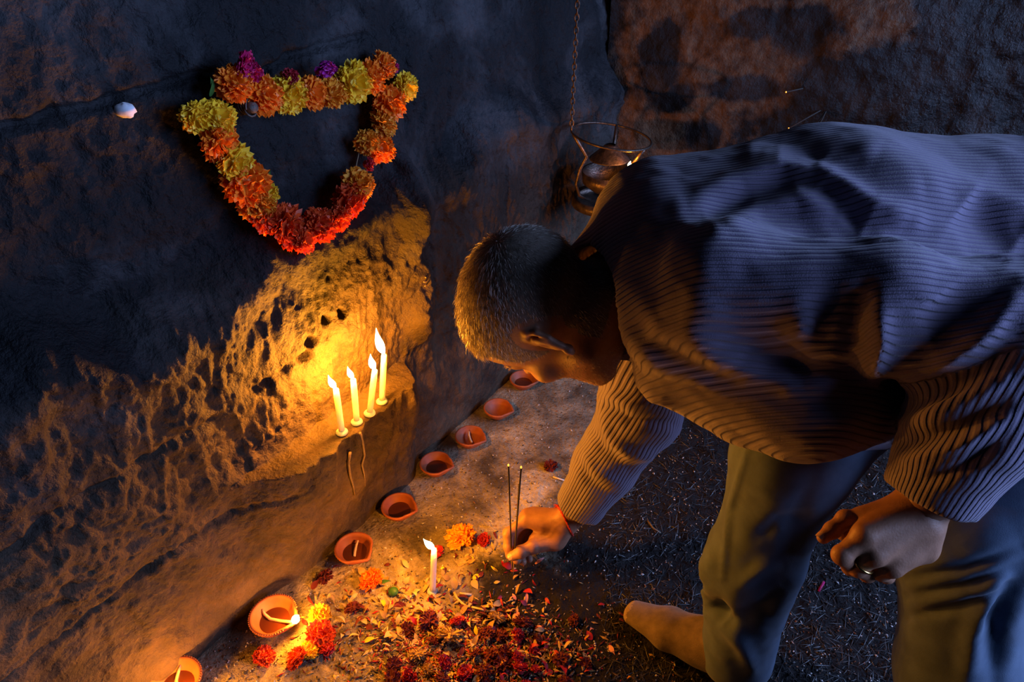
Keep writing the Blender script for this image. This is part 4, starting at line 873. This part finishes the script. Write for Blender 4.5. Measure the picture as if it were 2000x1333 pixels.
# ---------------------------------------------------------------- loose petals
PET = {c: [leaf_mesh('petal', PM[c], 1.0, w_, cu) for w_, cu in ((0.45, 0.35), (0.62, 0.2), (0.3, 0.5))] for c in ('crimson', 'maroon', 'tan', 'amber', 'dry', 'pink', 'yellow', 'red')}
PLAB = {'crimson': 'loose crimson petal', 'maroon': 'curled maroon petal', 'tan': 'dry straw-coloured petal', 'amber': 'loose amber petal', 'dry': 'brown dried petal', 'pink': 'pale pink petal', 'yellow': 'loose yellow petal', 'red': 'loose red-orange petal'}
CLU = [(0.40, 860, 1230, 130, 55), (0.22, 800, 1170, 110, 40), (0.16, 960, 1120, 70, 50), (0.10, 650, 1190, 50, 60), (0.12, 1040, 1250, 90, 70)]
npet = 0; tries = 0
while npet < 285 and tries < 5000:
    tries += 1; t = rs.random(); acc_ = 0
    for w_, mx_, my_, sx_, sy_ in CLU:
        acc_ += w_
        if t < acc_: break
    px, py = rs.gauss(mx_, sx_), rs.gauss(my_, sy_)
    if py > 1350 or py < 930 or px < 480: continue
    p = PF(px, py)
    if (p - L0) @ WN < 0.02: continue
    c = rs.choice(['crimson', 'maroon', 'maroon', 'tan', 'tan', 'tan', 'dry', 'dry', 'dry', 'yellow'] if px < 980 else ['crimson', 'tan', 'dry', 'amber', 'crimson', 'pink'])
    o = link('petal', PET[c][rs.randrange(3)]); sc_ = rs.uniform(0.010, 0.023); o.scale = (sc_, sc_, sc_); o.location = (p[0], p[1], p[2] + 0.002); o.rotation_euler = (rs.uniform(-0.7, 0.7), rs.uniform(-0.5, 0.3), rs.uniform(0, 6.28))
    tag(o, PLAB[c] + ' lying ' + near(px, py), 'petal', 'petals scattered on the floor'); npet += 1
for px, py, a in ((505, 1186, 0.4), (491, 1194, 2.4)):
    p = PF(px, py); o = link('petal', PET['pink'][1]); o.scale = (0.018,) * 3; o.location = (p[0], p[1], p[2] + 0.005); o.rotation_euler = (0.9, -0.3, a); tag(o, 'pale pink petal against the wall foot by the burning clay lamp', 'petal', 'pink petals by the burning lamp')
# ================================================================== incense, hanging lamp, twigs and litter
M_stick = mat('incense_coating', (0.022, 0.016, 0.012), (0.05, 0.035, 0.025), 300, rough=0.95); M_bamboo = mat('bamboo_stick', (0.45, 0.27, 0.11), rough=0.7)
M_ember = bpy.data.materials.new('incense_ember'); M_ember.use_nodes = True; _n, _l, _b = nodes_of(M_ember); _b.inputs['Base Color'].default_value = (0.4, 0.3, 0.2, 1); _b.inputs['Emission Color'].default_value = (1, 0.5, 0.06, 1); _b.inputs['Emission Strength'].default_value = 1.6
M_ember2 = M_ember.copy(); M_ember2.name = 'incense_ember_fresh'; M_ember2.node_tree.nodes['Principled BSDF'].inputs['Emission Strength'].default_value = 3.0; M_ember2.node_tree.nodes['Principled BSDF'].inputs['Emission Color'].default_value = (1, 0.32, 0.03, 1)
def incense(base, tip, label, group, split=0.22, r=0.0015, ember=M_ember, lit=True):
    o = place(empty('incense_stick', base), base); d_ = tip - base
    MB().tube([d_ * 0, d_ * split], 0.0008, 6).build('bamboo_core', M_bamboo, o); MB().tube([d_ * (split - 0.01), d_ * 0.985], r, 8).build('incense_paste', M_stick, o)
    if lit: MB().tube([d_ * 0.984, d_ * 0.992, d_], [r * 0.95, r * 1.15, r * 0.6], 8).build('glowing_tip', ember, o)
    return tag(o, label, 'incense stick', group)
b1_ = PF(1002, 1123); b2_ = PF(1000, 1118); b3_ = PF(1003, 1119)
incense(b1_, up_to(b1_, 1018, 911), 'smoking incense stick leaning towards the ribbed sleeve, held in the fist', 'incense sticks in the hand')
incense(b2_, up_to(b2_, 993, 907), 'smoking incense stick leaning away from the sleeve, held in the fist', 'incense sticks in the hand')
incense(b3_, up_to(b3_, 1014, 945), 'shorter unlit incense stick in the fist between two smoking ones', 'incense sticks in the hand', lit=False)
for (bx_, by_), (tx_, ty_), lab in (((1606, 214), (1540, 251), 'incense stick with ember reaching furthest from the crack in the back wall'), ((1612, 216), (1588, 252), 'middle glowing incense stick stuck in the back wall crack'),
                                    ((1614, 216), (1599, 247), 'steepest glowing incense stick stuck in the back wall crack'), ((1572, 172), (1535, 180), 'glowing incense stick alone, higher on the back wall')):
    incense(PB(bx_, by_, -0.005), PB(tx_, ty_, 0.07), lab, 'incense sticks in the back wall', 0.05, 0.0016, M_ember2)
for k, (dx, dy) in enumerate(((-9, -4), (-12, 2), (-10, 7))):
    a = wall_surface(840, 545 + k * 3, -0.004); e = wall_surface(840 + dx, 546 + k * 3 + dy, 0.016); o = MB().tube([a * 0, e - a], 0.0012, 6).build('incense_stub', M_bamboo); place(o, a); tag(o, 'burnt incense stub poking from a hole in the pilaster edge', 'incense stub', 'incense stubs in the wall')
p = wall_surface(243, 215, 0.004); lump = MB().ball((0, 0, 0), 0.0105, 14, 10, (1.2, 0.8, 0.9))
lump.v = [tuple(np.array(v) * (1 + 0.22 * float(vnoise(np.array([v[0] * 260]), np.array([v[1] * 260]), np.array([v[2] * 260]), 5)[0]))) for v in lump.v]
o = lump.build('cotton_lump', mat('white_cotton', (0.72, 0.74, 0.78), rough=0.95)); place(o, p); tag(o, 'small white cotton lump stuck on the dark wall', 'cotton lump')
M_root = mat('wax_drip', (0.10, 0.07, 0.04), (0.20, 0.14, 0.08), 200, rough=0.6)
for pts_, lab in (([(703, 846), (709, 868), (712, 890), (707, 908), (712, 930), (713, 951)], 'long pale wax drip hanging from the ledge edge'), ([(684, 884), (681, 905), (684, 930), (690, 950), (693, 968)], 'shorter thin wax drip on the block under the ledge')):
    P_ = [wall_surface(a, b_, 0.003) for a, b_ in pts_]; o = MB().tube([q - P_[0] for q in P_], [0.0028, 0.0022, 0.0024, 0.0018, 0.0014, 0.0008][:len(P_)], 7).build('wax_drip', M_root); place(o, P_[0]); tag(o, lab, 'wax drip')
# ---------------------------------------------------------------- iron lamp hanging in the corner
M_iron = mat('sooty_iron', (0.05, 0.04, 0.035), (0.16, 0.11, 0.08), 60, rough=0.42, metal=0.75, bump=0.3, bscale=200)
c_top = PD(1194, 266, 1.58); lamp = place(empty('hanging_oil_lamp', c_top), c_top); rt = 0.093; rot = lambda q, r_, z_: np.array([r_ * math.cos(q), r_ * math.sin(q), z_ + 0.012 * -math.cos(q)])
MB().tube([rot(q, rt, 0) for q in np.linspace(0, 2 * math.pi, 65)], 0.0028, 8, False).build('upper_hoop', M_iron, lamp)
for k, q in enumerate((R(195), R(75), R(315))):
    prof_ = [(rt, 0.0), (rt * 0.80, -0.03), (rt * 0.62, -0.055), (rt * 0.78, -0.085), (rt * 0.86, -0.12), (rt * 0.75, -0.15), (rt * 0.45, -0.165)]
    MB().tube([rot(q, a, z_) for a, z_ in prof_], 0.0042, 8).build('iron_strap', M_iron, lamp)
MB().lathe([(0.0, -0.128), (0.03, -0.126), (0.052, -0.108), (0.060, -0.085), (0.063, -0.083), (0.060, -0.112), (0.035, -0.132), (0.0, -0.135)], 32).build('oil_bowl', M_iron, lamp)
MB().lathe([(0.070, -0.150), (0.082, -0.148), (0.084, -0.168), (0.070, -0.172), (0.0, -0.176)], 40).build('drip_dish', M_iron, lamp)
MB().lathe([(0.012, -0.020), (0.046, -0.052), (0.048, -0.054), (0.012, -0.024)], 28).build('cone_hood', M_iron, lamp)
fp = PD(1231, 323, 1.545) - c_top; flame_mb(fp - [0, 0, 0.004], fp + [0, 0, 0.010], 0.0045).build('flame', M_flame, lamp); flame_light('hanging_lamp_light', fp + [0, 0, 0.004], 0.45, lamp, 0.004)
ch = MB(); top_ = up_to(c_top + rot(R(180), rt, 0), 1136, -160) - c_top; a_ = rot(R(180), rt, 0); nl = 34
for k in range(nl):
    m_ = a_ + (top_ - a_) * (k + 0.5) / nl; ax = unit(top_ - a_); hl = np.linalg.norm(top_ - a_) / nl * 0.66; s1 = np.array([1.0, 0, 0]) if k % 2 else np.array([0, 1.0, 0])
    ch.tube([m_ + ax * hl * math.sin(q) + s1 * 0.0042 * math.cos(q) for q in np.linspace(0, 2 * math.pi, 13)], 0.0016, 5, False)
ch.build('chain', M_iron, lamp); tag(lamp, 'sooty iron oil lamp with hoop and small flame hanging in the corner', 'hanging lamp')
# ---------------------------------------------------------------- twigs, straws
M_stem = mat('yellow_stem', (0.55, 0.40, 0.10), (0.68, 0.52, 0.18), 90, rough=0.7); M_white = mat('pale_stick', (0.70, 0.58, 0.42), rough=0.7)
for pts_, m_, r_, lab, nm in (([(887, 1160), (893, 1172), (903, 1182), (915, 1189)], M_stem, 0.0022, 'curved yellow flower stem below the floor candle', 'yellow_twig'), ([(914, 1187), (930, 1191), (954, 1197)], M_stem, 0.0020, 'straight yellow stem touching the curved one', 'yellow_twig'),
                              ([(785, 1171), (800, 1169), (814, 1161)], M_stem, 0.0016, 'thin yellow stem on the pale floor by the floor candle', 'yellow_twig'), ([(898, 1162), (921, 1165)], M_white, 0.0022, 'short pale stick beside the curved yellow stem', 'stick'),
                              ([(1080, 934), (1102, 941)], M_white, 0.0018, 'pale stick on dark soil beside the ribbed sleeve', 'stick'), ([(1265, 1020), (1275, 1034), (1290, 1044)], M_root, 0.0018, 'orange-tipped burnt match on the dark soil', 'burnt_match'), ([(1598, 1158), (1608, 1140)], PM['magenta'], 0.0025, 'small magenta scrap on dark straw between the legs', 'paper_scrap')):
    P_ = [PF(a, b_) for a, b_ in pts_]; o = MB().tube([q - P_[0] + [0, 0, r_ + 0.0015] for q in P_], r_, 7).build(nm, m_); place(o, P_[0]); tag(o, lab, nm.replace('_', ' '))
def litter(name, n, samp, size, mats, seed, kind, label):
    """fine bits nobody could count: flakes or fibres, one object"""
    r_ = np.random.default_rng(seed); px, py = samp(r_, n); u = (px - 1000) / FPX; v = (666.5 - py) / FPX; d_ = CAM_H / (sP - v * cP); x = u * d_; y = (cP + v * sP) * d_
    xy = np.stack([x, y], -1); s_ = (xy - L0[:2]) @ WT[:2]
    ok = ((xy - L0[:2]) @ WN[:2] > 0.014 + np.maximum(wall_h(s_, s_ * 0 + 0.01), 0)) & ((xy - CORNER[:2]) @ BN[:2] > 0.04)       # on the floor, clear of both walls
    for o_ in bpy.data.objects:
        if o_.name.startswith('clay_oil_lamp'): ok &= np.hypot(x - o_.location.x, y - o_.location.y) > 0.036
    q3 = np.stack([x, y, x * 0 + 0.012], -1)
    for H_, B_, T_, A_ in FEET: ok &= np.minimum(sock_sdf(q3, H_, B_, T_, A_), trousers_sdf(q3)) > 0.003
    x, y = x[ok], y[ok]; n = len(x); z = floor_h(x, y); B_ = np.stack([x, y, z + 0.0012], -1)
    a = r_.uniform(0, 2 * math.pi, n); el = r_.normal(0, 0.25, n); ax = np.stack([np.cos(a) * np.cos(el), np.sin(a) * np.cos(el), np.sin(el)], -1)
    sd = np.cross(ax, r_.normal(0, 0.5, (n, 3)) + [0, 0, 1.0]); sd /= np.linalg.norm(sd, axis=1, keepdims=True); nn = np.cross(sd, ax)
    L_, W_ = size(r_, n); A_, S_, N_ = ax * L_[:, None], sd * W_[:, None], nn * np.minimum(W_, 0.0015)[:, None]
    V_ = np.stack([B_ - A_, B_ + S_ - A_ * 0.1, B_ + A_, B_ - S_ + A_ * 0.1, B_ + N_, B_ - N_], 1).reshape(-1, 3); k = np.arange(n)[:, None] * 6
    F_ = np.stack([k + [0, 1, 4], k + [1, 2, 4], k + [2, 3, 4], k + [3, 0, 4], k + [1, 0, 5], k + [2, 1, 5], k + [3, 2, 5], k + [0, 3, 5]], 1).reshape(-1, 3)
    me = mesh_np(name, V_, F_, None, False)
    for m_ in mats: me.materials.append(m_)
    me.polygons.foreach_set('material_index', np.repeat(r_.integers(0, len(mats), n), 8).astype(np.int32)); o = link(name, me); return tag(o, label, 'litter', kind='stuff')
grey = mat('grey_flake', (0.30, 0.29, 0.28), rough=0.6); pale = mat('pale_flake', (0.62, 0.58, 0.55), rough=0.5); darkb = mat('dark_crumb', (0.03, 0.022, 0.018), rough=0.7); rust = mat('rust_crumb', (0.22, 0.08, 0.03), rough=0.8); brown = mat('brown_crumb', (0.14, 0.09, 0.05), rough=0.8)
both = lambda r_, n: (r_.uniform(400, 2000, n), r_.uniform(600, 1340, n))
litter('floor_crumbs', 9000, both, lambda r_, n: (np.abs(r_.normal(0.0012, 0.001, n)) + 0.0006, np.abs(r_.normal(0.0008, 0.0006, n)) + 0.0005), [grey, pale, darkb, rust, brown, darkb], 3, 'stuff', 'pale and dark crumbs scattered over the floor')
litter('petal_crumbs', 3400, lambda r_, n: (r_.normal(910, 115, n), r_.normal(1280, 50, n)), lambda r_, n: (r_.uniform(0.002, 0.010, n), r_.uniform(0.001, 0.003, n)), [PM['maroon'], PM['dry'], PM['maroon'], PM['crimson'], brown, darkb, PM['tan']], 4, 'stuff', 'shredded petals and flower bits below the floor candle')
straw1 = mat('dark_straw', (0.03, 0.03, 0.03), rough=0.5); straw2 = mat('grey_straw', (0.075, 0.072, 0.07), rough=0.5); straw3 = mat('black_straw', (0.012, 0.012, 0.012), rough=0.4)
litter('straw_litter', 9000, lambda r_, n: (r_.uniform(1180, 2050, n), r_.uniform(820, 1400, n)), lambda r_, n: (r_.uniform(0.006, 0.022, n), r_.uniform(0.0004, 0.0009, n)), [straw1, straw2, straw3, straw3], 5, 'stuff', 'dark trodden straw between and behind the legs')
